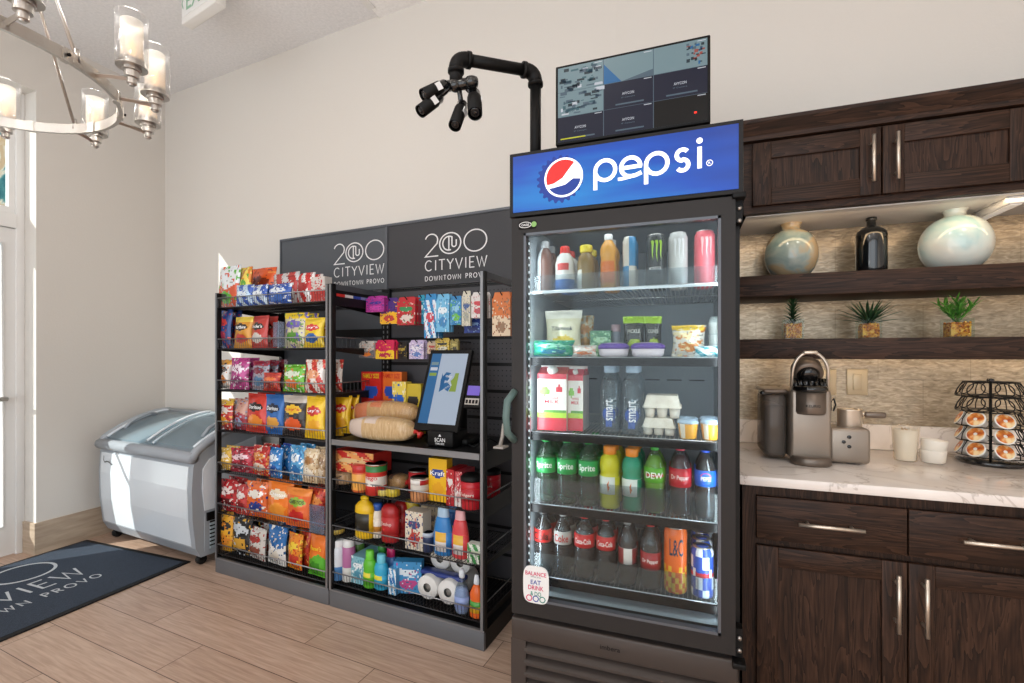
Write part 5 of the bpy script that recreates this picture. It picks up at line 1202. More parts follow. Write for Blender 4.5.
# egg cartons
for k, (a, b, y0, y1, lb) in enumerate(((642, 675, 436, 419, 'lower'), (643, 681, 419, 396, 'upper'))):
    d = .135; x0, x1 = FR.x(a, d), FR.x(b, d); zz = z if k == 0 else ez + .001; h = FR.h(660, y1, d) - zz; ez = zz + h; W_ = (x1 - x0)
    mb = MB(); X = [0]
    def slab(f0, z0, f1, z1):
        mb.add([(-W_ / 2 * f0, -.05 * f0, z0), (W_ / 2 * f0, -.05 * f0, z0), (W_ / 2 * f0, .05 * f0, z0), (-W_ / 2 * f0, .05 * f0, z0), (-W_ / 2 * f1, -.05 * f1, z1), (W_ / 2 * f1, -.05 * f1, z1), (W_ / 2 * f1, .05 * f1, z1), (-W_ / 2 * f1, .05 * f1, z1)],
               [(0, 3, 2, 1), (4, 5, 6, 7), (0, 1, 5, 4), (1, 2, 6, 5), (2, 3, 7, 6), (3, 0, 4, 7)], 'carton_pulp')
    slab(.98, h * .5, .82, h); slab(1.03, h * .45, 1.03, h * .52)
    for i in range(3):
        for j in range(2):
            mb.lathe([(.014, 0), (W_ / 6 * .95, h * .46)], 10, 'carton_pulp', Matrix.Translation((-W_ / 3 + i * W_ / 3, -.025 + j * .05, 0)))
    o = obj('egg_carton', mb, None, FR.w((x0 + x1) / 2, d + .05, zz + .001)); tag(o, 'pale pulp egg carton, the %s of the two stacked' % lb, 'egg carton', 'egg cartons on the third refrigerator shelf')
for a, b, lb in ((677, 699, 'yellow fruit cup with clear lid, the left of two on the third shelf'), (700, 722, 'yellow fruit cup with clear lid, the right of two on the third shelf')):
    o, _, _ = lathe_thing(FR, z, a, b, 419, .12, [(.72, 0), (.78, .04), (.95, .7), (1, .78)], lambda u, v: '#e8e0d0' if (.34 < u < .46 and v > .45) else '#e3a22c', lb, 'fruit_cup', 'cup', 'fruit cups on the third refrigerator shelf', [('cup_lid', [(1.03, .78), (1.04, .84), (.9, .95), (.2, 1.0)], '#a9c0d4')])
    l = o.location.copy(); l.y += .075; dup(o, l, label=lb + ', directly behind the front one')
# -- fourth shelf: soda
z = sz[3]; ds = .135; g4 = GF[3]
for a, b, y, lb in ((536, 556.5, 436.5, 'clear soda bottle with green label at the left end of the fourth refrigerator shelf'), (557, 577.5, 437.5, 'clear soda bottle with green label, second on the fourth refrigerator shelf'), (578, 599, 439, 'clear soda bottle with green label, third on the fourth refrigerator shelf')):
    soda(FR, z, a, b, y, ds, 'pet_green', '#2aa84f', '#249a4c', 'Sprite', '#eef4ee', lb, group=g4, behind=2, blab=lb.split(' on the')[0].split(' at the')[0] + (' leftmost' if 'left end' in lb else ''))
GAT = [(.85, 0), (.97, .02), (1, .08), (.96, .2), (1, .3), (.96, .4), (1, .5), (.92, .56), (.9, .58), (.98, .64), (1, .72), (.9, .8), (.65, .86), (.55, .88)]
for a, b, y, c, lb in ((599.5, 620.5, 446, '#c8c01c', 'yellow sports drink bottle with orange cap on the fourth refrigerator shelf'), (621.5, 642.5, 448.5, '#1f8a6a', 'green sports drink bottle with orange cap on the fourth refrigerator shelf')):
    o, r, h = lathe_thing(FR, z, a, b, y, ds, GAT, lambda u, v, c=c: c, lb, 'sports_drink_bottle', 'bottle', g4, [('bottle_cap', [(.6, .87), (.64, .88), (.64, .985), (.58, 1)], '#ec8a2a'), ('wrap_label', [(1.01, .24), (1.0, .38), (1.01, .52)], lambda u, v, c=c: '#d9dcd6' if .3 < u < .62 else c)])
    mb = MB(); mb.prism([(-.15, h * .40), (.05, h * .47), (.0, h * .38), (.12, h * .36), (-.05, h * .28)], lambda x, y_: (1.02 * r * math.sin(x), -1.02 * r * math.cos(x), y_), '#d86a2a'); obj('bolt_emblem', mb, o)
    for k in range(2): l = o.location.copy(); l.y += .075 * (k + 1); dup(o, l, label=lb.split(' on the')[0] + (', directly behind the front one', ', third in its row')[k])
soda(FR, z, 643.5, 666, 445, ds, 'pet_clear', '#3aa33a', lambda u, v: '#c83a3a' if (.36 < u < .66 and .3 < v < .72) else '#5aa82c', 'DEW', '#f0efe8', 'lime green soda bottle with green and red label on the fourth refrigerator shelf', '#7fae1c', group=g4, wordh=.09)
soda(FR, z, 668.5, 692, 445, ds, 'pet_clear', '#c83a52', '#b8202e', 'Dr Pepper', '#efd9d6', 'dark red soda bottle with red label on the fourth refrigerator shelf', '#4a1418', group=g4, lz=(.42, .68), wordh=.08)
soda(FR, z, 694, 717, 447, ds, 'pet_clear', '#2a52c8', '#1f62c8', 'PEPSI', '#f0f2f6', 'dark cola bottle with blue label at the right end of the fourth shelf', 'coke_liquid', group=g4, wordh=.06, spread=.9)
for o in [q for q in COL.objects if q.name.startswith('wrap_label') and q.parent and 'blue label at the right end of the fourth' in q.parent.get('label', '')]:
    r = (FR.x(717, ds) - FR.x(694, ds)) / 2 * .97; h = FR.h(705.5, 447, ds) - z
    for cc, a0, a1 in (('#d8322c', 15, 165), ('#173a94', 195, 345)):
        mb = MB(); mb.prism([(math.cos(math.radians(t_)) * .55, h * .57 + math.sin(math.radians(t_)) * h * .085) for t_ in range(a0, a1, 10)], lambda x, y: (1.009 * r * math.sin(x), -1.009 * r * math.cos(x) - .0004, y), cc); obj('globe_emblem', mb, o)
# -- lowest shelf: cola
z = sz[4]; g5 = GF[4]
soda(FR, z, 534, 552.5, 509, ds, 'pet_clear', '#4a4a4c', '#b8201e', 'Cola', '#1a1a1a', 'dark-capped cola bottle with red label at the left end of the lowest shelf', 'coke_liquid', group=g5, lz=(.50, .70))
soda(FR, z, 554, 572, 511, ds, 'pet_clear', '#b9bcbf', '#b4b2ae', 'Coke', '#b8201e', 'cola bottle with grey cap and silver label on the lowest refrigerator shelf', 'coke_liquid', group=g5, lz=(.50, .70))
for a, b, y, lb in ((574, 595, 513, 'cola bottle with red cap and red label, third from left on the lowest shelf'), (596, 616, 515.5, 'cola bottle with red cap and red label, fourth from left on the lowest shelf')):
    soda(FR, z, a, b, y, ds, 'pet_clear', '#cf2a2a', '#c41f1f', 'Coca-Cola', '#f2e8e4', lb, 'coke_liquid', group=g5, lz=(.50, .70), wordh=.08)
soda(FR, z, 618, 637, 519, ds, 'pet_clear', '#9a9c9e', lambda u, v: '#d8cfca' if .45 < u < .62 else '#8a2a2c', None, '#fff', 'cola bottle with grey cap and barcode side of a dull red label', 'coke_liquid', group=g5, lz=(.34, .58))
soda(FR, z, 640, 661.5, 521, ds, 'pet_clear', '#c42f30', '#9a2226', 'Dr Pepper', '#efe0dc', 'cola bottle with red cap and low dark red label right of the barcode one', 'coke_liquid', group=g5, lz=(.30, .56), wordh=.07)
o, r, h = lathe_thing(FR, z, 663.5, 687.5, 526, ds, TALLCAN, lambda u, v: '#e8b42c' if (v < .4 and math.sin(u * 50 + v * 30) > .2) else '#e2641c', 'tall orange energy drink can on the lowest refrigerator shelf', 'tall_can', 'can', g5, [('can_top', [(.84, .98), (.86, 1.003), (.1, .996)], 'nickel')])
mb = MB(); f = lambda a_, b_: (1.012 * r * math.sin(a_), -1.012 * r * math.cos(a_), b_); text(mb, 'L&C', f, .1, h * .72, 1.2, h * .26, '#20304a'); obj('lettering', mb, o); both(o, 1, .08)
o, r, h = lathe_thing(FR, z, 690.5, 714, 546, ds, TALLCAN, lambda u, v: '#dfe2ea' if (int(u * 12) + int(v * 5)) % 3 == 0 else ('#c22f3a' if .42 < v < .55 else '#2c52b0'), 'blue, silver and red energy drink can at the right end of the lowest shelf', 'slim_can', 'can', g5, [('can_top', [(.84, .98), (.86, 1.003), (.1, .996)], 'nickel')])
mb = MB(); text(mb, 'Red Bull', lambda a_, b_: (1.012 * r * math.sin(a_), -1.012 * r * math.cos(a_), b_), 0, h * .48, 1.3, h * .1, '#c22f3a'); obj('lettering', mb, o)
for k in range(2):
    l = o.location.copy(); l.y += .07 * (k + 1); q = dup(o, l, label='energy drink can in the right end row of the lowest shelf, ' + ('second' if k == 0 else 'third') + ' from the front')

# ------------------------------------------------------------------ pole cameras and monitor over the refrigerator
topz = 1.941
pz = 1.68
A = ptz(535.5, 84, pz); pr = .0196
E1 = ptz(535.5, 72, pz); E2 = ptz(456, 58, 1.57)
t = empty('camera_pole', (A.x, A.y, topz), 'bent black pipe pole rising behind the refrigerator header', 'pole')
def rel(v): return (v - Vector((A.x, A.y, topz)))
mb = MB(); mb.cyl((0, 0, 0), (0, 0, rel(E1).z - .03), pr, 'black_matte', 18); mb.cyl((0, 0, 0), (0, 0, .008), .036, 'black_matte', 20); obj('upright_pipe', mb, t)
dirv = (E2 - E1).normalized(); a = rel(E1); b = rel(E2)
mb = MB(); mb.cyl(a + dirv * .03, b - dirv * .01, pr, 'black_matte', 18); obj('cross_pipe', mb, t)
def elbow(c, d0, d1, name='elbow'):
    mb = MB(); pts = []
    for i in range(9):
        tt = i / 8; pts.append(c + d0 * .04 * (1 - tt) ** 2 + d1 * .04 * tt ** 2)
    mb.tube(pts, pr * 1.25, 'black_matte', 16); mb.tube([c + d0 * .05, c + d0 * .038], pr * 1.38, 'black_matte', 16); mb.tube([c + d1 * .05, c + d1 * .038], pr * 1.38, 'black_matte', 16); obj(name, mb, t)
elbow(a, Vector((0, 0, -1)), dirv); elbow(b, -dirv, Vector((0, 0, -1)))
mb = MB(); mb.cyl(b + Vector((0, 0, -.04)), b + Vector((0, 0, -.085)), pr * 1.1, 'black_matte', 14); hub = b + Vector((0, 0, -.095))
mb.tube([hub + Vector((-.05, 0, .01)), hub + Vector((.06, .0, 0))], .018, 'black_gloss', 12)
for dx_ in (-.05, 0, .06): mb.lathe([(.005, -.02), (.02, -.012), (.022, 0), (.02, .012), (.005, .02)], 14, 'black_gloss', Matrix.Translation(hub + Vector((dx_, -.005, 0))))
obj('mount_plate', mb, t)
hubw = hub + Vector((A.x, A.y, topz))
def camera_unit(p_tail, p_lens, label, r=.0184):
    p0 = Vector(p_tail); p1 = Vector(p_lens); ax = (p1 - p0); L = ax.length; q = ax.to_track_quat('Z', 'Y').to_matrix().to_4x4(); X = Matrix.Translation((0, 0, 0)) @ q
    o = empty('security_camera', p0, label, 'camera', 0, 'security cameras on the pipe pole')
    mb = MB(); mb.lathe([(r * .7, 0), (r, .01), (r, L * .9), (r * .92, L)], 18, 'black_gloss', X); obj('camera_body', mb, o)
    mb = MB(); mb.lathe([(r * 1.08, L * .3), (r * 1.12, L * .32), (r * 1.12, L * 1.04), (r * 1.08, L * 1.04)], 18, 'black_matte', X, cap=False); obj('sun_shield', mb, o)
    mb = MB(); mb.lathe([(r * .85, L * .99), (r * .6, L * 1.005), (r * .3, L * 1.01)], 16, 'fridge_frame', X)
    mb.lathe([(r * .42, L * 1.01), (r * .3, L * 1.02), (.0005, L * 1.025)], 14, 'bottle_dark', X); obj('lens', mb, o)
    mb = MB(); mb.box((r * 1.0, -.012, L * .35), (r * 1.16, .012, L * .55), 'letter_white', X); obj('rating_plate', mb, o)
    j = hubw - p0; mb = MB(); mb.tube([X @ Vector((0, 0, .02)), j * .5 + Vector((0, 0, .01)), j], .009, 'black_gloss', 8); obj('swivel_arm', mb, o)
zc = 1.57
camera_unit(ptz(447, 84, zc), ptz(424, 95, zc - .04), 'black security camera pointing left, the uppermost of the cluster')
camera_unit(ptz(441, 96, zc), ptz(421, 111, zc - .04), 'black security camera pointing down left, second of the cluster')
camera_unit(ptz(463, 103, zc), ptz(455, 125, zc - .06), 'black security camera pointing down, between the left and right ones')
camera_unit(ptz(474, 92, zc), ptz(475, 113, zc - .06), 'black security camera hanging at the right side of the cluster', .021)
# monitor
md = .15; m0, m1 = FR.x(555.5, md), FR.x(710.5, md); mz0, mz1 = FR.h(555.5, 146, md), FR.h(555.5, 67, md)
t = empty('monitor', FR.w((m0 + m1) / 2, md, topz), 'flat black monitor showing security camera views above the refrigerator', 'monitor')
hw = (m1 - m0) / 2; z0, z1 = mz0 - topz, mz1 - topz
mb = MB(); mb.rounded((-hw, 0, z0), (hw, .028, z1), .004, 'black_matte'); bz = obj('housing', mb, t)
mb = MB(); e = .009; sx, sy_ = 2 * hw - 2 * e, z1 - z0 - 2 * e
def sq(u0, v0, u1, v1, mat, k=1): mb.add([(-hw + e + u * sx, -.0004 * k, z0 + e + v * sy_) for u, v in ((u0, v0), (u1, v0), (u1, v1), (u0, v1))], [(0, 1, 2, 3)], mat)
sq(0, 0, 1, 1, 'scr_grey')
C = [(0, .325), (.33, .66), (.665, 1)]
for i, (u0, u1) in enumerate(C):
    for j, (v0, v1) in enumerate(((0, .33), (.335, .665), (.67, 1))):
        if j == 1 and i == 0 or j == 2: 
            sq(u0, v0, u1, v1, 'scr_teal', 2)
        else:
            sq(u0, v0, u1, v1, 'scr_black' if (i == 2 and j == 0) else 'scr_bg', 2)
            if not (i == 2 and j == 0):
                f = lambda x, y: (-hw + e + x * sx, -.0016, z0 + e + y * sy_)
                text(mb, 'AVYCON', f, (u0 + u1) / 2, v0 + .17, .08, .035, 'scr_white'); text(mb, 'IP Camera', f, (u0 + u1) / 2, v0 + .12, .09, .018, 'scr_grey'); sq(u0 + .08, v0 + .03, u1 - .06, v0 + .05, 'scr_grey', 3)
rr = random.Random(3)
for (u0, v0, u1, v1) in ((0, .335, .325, 1.),): 
    for k in range(90):
        a_, b_ = rr.uniform(.01, .28), rr.uniform(.35, .95); sq(a_, b_, a_ + rr.uniform(.01, .06), b_ + rr.uniform(.01, .05), rr.choice(['scr_dk', 'scr_white', 'scr_grey', 'scr_dk2', 'scr_grey']), 3)
mb.add([(-hw + e + u * sx, -.0013, z0 + e + v * sy_) for u, v in ((.33, .67), (.45, .67), (.33, .93))], [(0, 1, 2)], 'scr_blue')
mb.add([(-hw + e + u * sx, -.0013, z0 + e + v * sy_) for u, v in ((.46, .67), (.66, .75), (.66, .67))], [(0, 1, 2)], 'scr_grey')
for k in range(30): a_, b_ = rr.uniform(.86, .97), rr.uniform(.69, .96); sq(a_, b_, a_ + rr.uniform(.01, .03), b_ + rr.uniform(.01, .04), rr.choice(['scr_dk', 'scr_blue', '#8a4038', 'scr_dk', 'scr_grey']), 3)
sq(.02, .03, .2, .045, 'scr_yellow', 4); sq(.92, .1, .935, .12, 'led_red', 4)
for i in range(3):
    for j in range(3): sq(C[i][1] - .06, (j + 1) * .333 - .025, C[i][1] - .01, (j + 1) * .333 - .015, 'scr_white', 4)
obj('screen', mb, bz)
mb = MB(); mb.box((-.03, .012, 0.008), (.03, .03, z0 + .05), 'black_matte'); mb.rounded((-.12, -.05, 0), (.12, .11, .01), .004, 'black_matte'); obj('monitor_stand', mb, t)

# ------------------------------------------------------------------ coffee bar cabinets
CB = BY                                         # wall line there
CF = 1.683; CX0 = .178; CX1 = 1.9
mb = MB(); mb.rounded((CX0 - .01, CF, .884), (CX1, CB - .001, .914), .003, 'quartz'); tag(obj('countertop', mb), 'pale veined stone countertop on the dark wood base cabinet', 'countertop')
mb = MB(); mb.box((CX0 - .02, CB - .012, .914), (CX1, CB, 1.86), 'splash'); mb.box((CX0 - .01, CB - .03, .915), (CX1, CB - .012, 1.015), 'quartz'); struct('trim_2', mb)
def shaker(mb, x0, x1, z0, z1, y, st=.062, axis='z'):
    mb.box((x0, y, z0), (x0 + st, y + .02, z1), 'wood_z', bev=.0015); mb.box((x1 - st, y, z0), (x1, y + .02, z1), 'wood_z', bev=.0015)
    mb.box((x0 + st, y, z0), (x1 - st, y + .02, z0 + st), 'wood_x', bev=.0015); mb.box((x0 + st, y, z1 - st), (x1 - st, y + .02, z1), 'wood_x', bev=.0015)
    mb.box((x0 + st, y + .009, z0 + st), (x1 - st, y + .018, z1 - st), 'wood_z')
def pull(p0, p1, parent, y):
    """bar pull from p0 to p1 (x,z) standing off plane y"""
    mb = MB(); a = Vector((p0[0], y - .032, p0[1])); b = Vector((p1[0], y - .032, p1[1])); mb.cyl(a, b, .0058, 'satin_steel', 12)
    for k in (.16, .84):
        q = a.lerp(b, k); mb.cyl(q, (q.x, y + .001, q.z), .0045, 'satin_steel', 10)
    return obj('handle', mb, parent)
DY = 1.703
t = empty('base_cabinet', (0, 0, 0), 'dark brown wooden base cabinet with two drawers and two doors', 'cabinet')
mb = MB(); xa, xb_ = CX0 + .002, 1.9
mb.box((xa, DY + .02, .1), (xb_, CB - .002, .884), 'wood_z'); mb.box((xa, DY + .07, 0), (xb_, CB - .002, .1), 'wood_x'); obj('carcass', mb, t)
ht = lambda px, py, Y: WD.h(px, py, Y)
zd1 = ht(757, 496, DY); zd0 = ht(757, 538.5, DY); zt1 = ht(757, 545, DY)
print('drawer', zd1, zd0, zt1)
for x0, x1, hs in ((.2195, .6155, 1), (.6195, 1.0155, -1), (1.05, 1.45, 1), (1.454, 1.854, -1)):
    mb = MB(); mb.box((x0, DY, zd0), (x1, DY + .02, zd1), 'wood_x', bev=.0015); o = obj('drawer', mb, t); xm = (x0 + x1) / 2
    pull((xm - .085, (zd0 + zd1) / 2), (xm + .085, (zd0 + zd1) / 2), o, DY)
    mb = MB(); shaker(mb, x0, x1, .12, zt1, DY); o = obj('door', mb, t); xh = x1 - .031 if hs > 0 else x0 + .031
    pull((xh, zt1 - .028), (xh, zt1 - .195), o, DY)
UY = 2.01
t = empty('wall_cabinet', (0, 0, 0), 'dark brown wooden wall cabinet with two flat doors and crown moulding', 'cabinet')
ub = ht(746, 214.7, UY); ut = ht(742.7, 143, UY); uc = ht(742.7, 123.3, UY - .03); ud0 = ht(753, 207.5, UY); ud1 = ht(752, 146, UY)
print('upper', ub, ut, uc, ud0, ud1)
mb = MB(); ux0 = .215
mb.box((ux0, UY + .02, ub), (1.9, CB - .002, ub + .02), 'wood_x'); mb.box((ux0, UY + .0, ub), (1.9, UY + .02, ut), 'wood_x'); mb.box((ux0, UY + .02, ub), (ux0 + .02, CB - .002, ut), 'wood_z'); mb.box((ux0, UY + .02, ut - .02), (1.9, CB - .002, ut), 'wood_x')
mb.box((ux0 + .01, UY + .03, ub - .004), (1.9, CB - .015, ub + .001), 'white_paint'); obj('carcass', mb, t)
mb = MB(); mb.ext([(UY + .02, ut - .01), (UY - .022, ut - .006), (UY - .024, ut + .01), (UY - .05, uc - .012), (UY - .052, uc), (UY + .05, uc), (UY + .05, ut - .01)], ux0 - .01, 1.9, 'wood_x'); obj('crown_moulding', mb, t)
for x0, x1, hs in ((.2435, .645, 1), (.650, 1.052, -1), (1.085, 1.47, 1), (1.474, 1.86, -1)):
    mb = MB(); shaker(mb, x0, x1, ud0, ud1, UY - .02); o = obj('door', mb, t); xh = x1 - .031 if hs > 0 else x0 + .033
    pull((xh, (ud0 + ud1) / 2 + .08), (xh, (ud0 + ud1) / 2 - .08), o, UY - .02)
mb = MB(); mb.rounded((1.02, 2.06, ub - .03), (1.07, CB - .02, ub - .004), .006, 'white_paint'); mb.box((1.03, 2.07, ub - .032), (1.06, CB - .03, ub - .03), 'frosted'); obj('light_bar', mb, t)
SY = 2.08
for (za, zb2, lb) in ((1.285, 1.362, 'lower'), (1.528, 1.611, 'upper')):
    mb = MB(); mb.box((CX0 + .005, SY, za), (1.9, CB - .012, zb2), 'wood_x', bev=.002); tag(obj('floating_shelf', mb), 'thick dark oak floating shelf, the %s one on the tiled wall' % lb, 'shelf')
# switch plates
for px, lb in ((857, 'beige switch plate on the tiled wall right of the coffee maker'), (826, 'beige switch plate half hidden behind the coffee maker')):
    x = WD.x(px, CB - .014); zc_ = WD.h(px, 382, CB - .014); pbr('plate_beige', '#b5a68c', .35, .3) if 'plate_beige' not in MATS else None
    mb = MB(); mb.rounded((x - .037, CB - .018, zc_ - .055), (x + .037, CB - .0125, zc_ + .055), .003, 'plate_beige'); o = obj('switch_plate', mb); tag(o, lb, 'switch plate')
    mb = MB(); mb.rounded((x - .016, CB - .022, zc_ - .033), (x + .016, CB - .0175, zc_ + .033), .002, 'plate_beige'); obj('rocker', mb, o)

# ------------------------------------------------------------------ ornaments
def on_shelf(px, Y): return WD.x(px, Y)
def vase(px0, px1, ytop, Y, zb_, prof, mat, label, name='vase'):
    x0, x1 = WD.x(px0, Y), WD.x(px1, Y); R = (x1 - x0) / 2 * .95; h = WD.h((px0 + px1) / 2, ytop, Y) - zb_
    mb = MB(); pr_ = [(a * R, b * h) for a, b in prof]; mb.lathe(pr_, 40, mat, cap=False); mb.lathe([(pr_[0][0], 0), (.001, 0.001)], 40, mat, cap=False)
    o = obj(name, mb, None, ((x0 + x1) / 2, Y, zb_)); tag(o, label, 'vase' if name == 'vase' else 'bottle'); return o
def belly(pw, n=18, top=.86, neck=.42):
    pr_ = []
    for i in range(n + 1):
        t = i / n; a = -PI / 2 * .72 + (PI / 2 * .72 + PI / 2 * .78) * t; pr_.append((math.cos(a) ** pw, (math.sin(a) + math.sin(PI / 2 * .72)) / (math.sin(PI / 2 * .72) + math.sin(PI / 2 * .78)) * top))
    return pr_ + [(neck * .9, top + .02), (neck * .86, top + .06), (neck, top + .11), (neck * 1.02, 1.0), (neck * .85, 1.0), (neck * .75, top + .05)]
vase(763, 820, 223, 2.20, 1.611, belly(.85, neck=.40), 'vase_beige', 'round beige and blue-grey glazed vase at the left of the upper shelf')
vase(917.5, 994, 209, 2.20, 1.611, belly(.85, neck=.34), 'vase_white', 'large round white and aqua glazed vase at the right of the upper shelf')
o = vase(855, 888, 218, 2.2, 1.611, [(.92, 0), (1, .04), (1, .68), (.93, .76), (.6, .82), (.33, .85), (.3, .88), (.3, .96)], 'bottle_dark', 'dark glass apothecary bottle between the two round vases', 'decor_bottle')
mb = MB(); x0, x1 = WD.x(855, 2.2), WD.x(888, 2.2); R = (x1 - x0) / 2 * .95; h = WD.h(871, 218, 2.2) - 1.611; mb.lathe([(.34 * R, .95 * h), (.36 * R, .96 * h), (.36 * R, h), (.26 * R, h)], 24, 'bottle_dark'); obj('lip', mb, o)
def plant(px0, px1, ytop, ypot, Y, kind, label):
    x0, x1 = WD.x(px0, Y - .03), WD.x(px1, Y - .03); w_ = (x1 - x0); zb_ = 1.362; hp_ = WD.h((px0 + px1) / 2, ypot, Y) - zb_; H = WD.h((px0 + px1) / 2, ytop, Y) - zb_
    t = empty('potted_succulent', ((x0 + x1) / 2, Y, zb_ + .001), label, 'plant', 0, 'small succulents on the lower shelf'); hw = w_ / 2
    mb = MB()
    for lo, hi in (((-hw, -hw, 0), (hw, hw, .003)), ((-hw, -hw, 0), (-hw + .002, hw, hp_)), ((hw - .002, -hw, 0), (hw, hw, hp_)), ((-hw, -hw, 0), (hw, -hw + .002, hp_)), ((-hw, hw - .002, 0), (hw, hw, hp_))): mb.box(lo, hi, 'glass_pot')
    obj('glass_pot', mb, t)
    mb = MB(); rr = random.Random(px0); hh = hw - .004
    mb.box((-hh + .003, -hh + .003, .004), (hh - .003, hh - .003, hp_ * .72), 'pebbles')
    for k in range(120):
        s = rr.uniform(.003, .0048); side = k % 3; p = [rr.uniform(-hh + s, hh - s), rr.uniform(-hh + s, hh - s), rr.uniform(.006, hp_ * .8)]
        if side == 0: p[1] = -hh + s
        elif side == 1: p[0] = rr.choice((-1, 1)) * (hh - s)
        else: p[2] = hp_ * .75
        c_ = ('#d98f22', '#b96512', '#e8b455', '#984a10')[k % 4]
        mb.lathe([(.0005, -s), (s * .8, -s * .55), (s, 0), (s * .8, s * .55), (.0005, s)], 6, c_, Matrix.Translation(p), cap=False)
    o = obj('pebbles', mb, t); o['kind'] = 'stuff'
    mb = MB(); base = Vector((0, 0, hp_ * .75)); L = H - hp_ * .75
    def leaf(p, d, ln, wd, curl, mat):
        d = Vector(d).normalized(); s = d.cross(Vector((0, 0, 1))); s = s.normalized() if s.length > .01 else Vector((1, 0, 0)); up = s.cross(d); vs = []; fs = []; n = 5
        for i in range(n + 1):
            t_ = i / n; c = p + d * ln * t_ + up * (-curl * ln * t_ * t_) ; ww = wd * (1 - t_) ** .6 * (.65 + t_ * .8 if t_ < .4 else 1)
            vs += [c - s * ww, c - up * ww * .35, c + s * ww, c + up * ww * .25]
        for i in range(n):
            for q in range(4): fs.append((i * 4 + q, i * 4 + (q + 1) % 4, i * 4 + 4 + (q + 1) % 4, i * 4 + 4 + q))
        mb.add(vs, fs, mat, True)
    if kind == 0:
        for k in range(70):
            tt = k / 70; a = k * 2.4; leaf(base + Vector((0, 0, L * .85 * tt)), (math.cos(a), math.sin(a), .5 + tt), hw * (1.55 - .6 * tt), .0062, .2, 'leaf_dark')
        mb.tube([base, base + Vector((0, 0, L * .9))], .003, 'leaf_dark', 6)
    elif kind == 1:
        for k in range(34):
            a = k * 2.4; e_ = .25 + 1.9 * k / 34; leaf(base + Vector((0, 0, .004)), (math.cos(a), math.sin(a), e_), L * (1.15 - .25 * k / 34) * (1.0 if e_ > .6 else .95), .0075, .12, 'leaf_dark')
    else:
        for b_ in range(7):
            a0 = b_ * .9; dv = Vector((math.cos(a0) * .7, math.sin(a0) * .7, 1)).normalized(); 
            if b_ == 6: dv = Vector((0, 0, 1))
            mb.tube([base, base + dv * L * .75], .0025, 'leaf_bright', 5)
            for k in range(16):
                tt = k / 16; a = k * 2.4; leaf(base + dv * L * .75 * (.25 + .75 * tt), Vector((math.cos(a), math.sin(a), .6)) + dv * .6, hw * 1.15, .0052, .1, 'leaf_bright')
    obj('leaves', mb, t)
plant(784.5, 804, 297, 320, 2.19, 0, 'small dark upright succulent in a square glass pot, leftmost on the shelf')
plant(861, 882, 295, 320, 2.19, 1, 'spiky dark rosette succulent in a square glass pot under the dark bottle')
plant(949, 974, 291, 319, 2.19, 2, 'bright green bushy succulent in a square glass pot, right on the shelf')

# ------------------------------------------------------------------ coffee maker
KY = 1.93; CT = .9145
def KX(px, Y): return WD.x(px, Y)
t = empty('coffee_maker', (KX(808, KY), KY, CT), 'bronze grey single-serve coffee maker with open lid and milk frother', 'coffee maker')
kx0 = KX(808, KY)
bl, br_ = KX(790.5, KY) - kx0, KX(832, KY) - kx0; zt_ = WD.h(810, 390, KY) - CT
mb = MB(); mb.rounded((bl, .0, .012), (br_, .24, zt_), .012, 'keurig', None, 3); obj('body', mb, t)
mb = MB(); mw = (br_ - bl) / 2; mc = (bl + br_) / 2
mb.lathe([(mw * .96, 0), (mw, .004), (mw, .022), (mw * .93, .028), (mw * .5, .03)], 32, 'keurig_dark', Matrix.Translation((mc, .0, 0)), sy=.72); obj('drip_tray', mb, t)
hz0 = WD.h(810, 415, KY - .02) - CT; hz1 = WD.h(810, 394, KY - .02) - CT
mb = MB(); hr = mw * .78
mb.lathe([(hr * .9, hz0), (hr, hz0 + .008), (hr, hz1 + .01)], 32, 'keurig_dark', Matrix.Translation((mc, .015, 0))); mb.lathe([(hr * 1.04, hz1 + .006), (hr * 1.12, hz1 + .014), (hr * 1.1, hz1 + .024), (hr * .8, hz1 + .03)], 32, 'black_gloss', Matrix.Translation((mc, .015, 0)))
hd_ = obj('brew_head', mb, t); mb = MB(); text(mb, 'KEURIG', lambda a_, b_: (mc + hr * 1.01 * math.sin(a_), .015 - hr * 1.01 * math.cos(a_), b_), 0, hz0 + .032, .9, .009, 'black_matte'); obj('lettering', mb, hd_)
lz = WD.h(810, 374, KY) - CT; X = Matrix.Translation((mc, .05, lz)) @ Matrix.Rotation(math.radians(-58), 4, 'X')
mb = MB(); mb.lathe([(hr * .9, -.012), (hr, -.006), (hr * 1.0, .035), (hr * .9, .045), (hr * .4, .048)], 32, 'keurig_dark', X)
mb.lathe([(hr * .3, -.03), (hr * .55, -.025), (hr * .8, -.008)], 24, 'black_gloss', X)
obj('lid', mb, t)
mb = MB()
for i in range(9): a = PI * i / 8; mb.cyl((mc + hr * 1.0 * math.cos(a), .01 - hr * .6 * math.sin(a) * .6, hz1 + .02), (mc + hr * .95 * math.cos(a), .03, hz1 + .05), .006, 'black_gloss', 6)
mb.rounded((mc - hr * 1.1, .02, hz1 + .015), (mc + hr * 1.1, .07, hz1 + .045), .006, 'black_gloss'); obj('pod_holder', mb, t)
mb = MB(); hh = WD.h(810, 352, KY) - CT; hb_ = WD.h(810, 392, KY) - CT; hwid = hr * 1.12
pts = [(mc - hwid, .02, hb_), (mc - hwid, .015, hb_ + (hh - hb_) * .45)] + [(mc + hwid * math.cos(a), .01, hb_ + (hh - hb_) * (.45 + .55 * math.sin(a))) for a in [PI * (1 - k / 12) for k in range(1, 12)]] + [(mc + hwid, .015, hb_ + (hh - hb_) * .45), (mc + hwid, .02, hb_)]
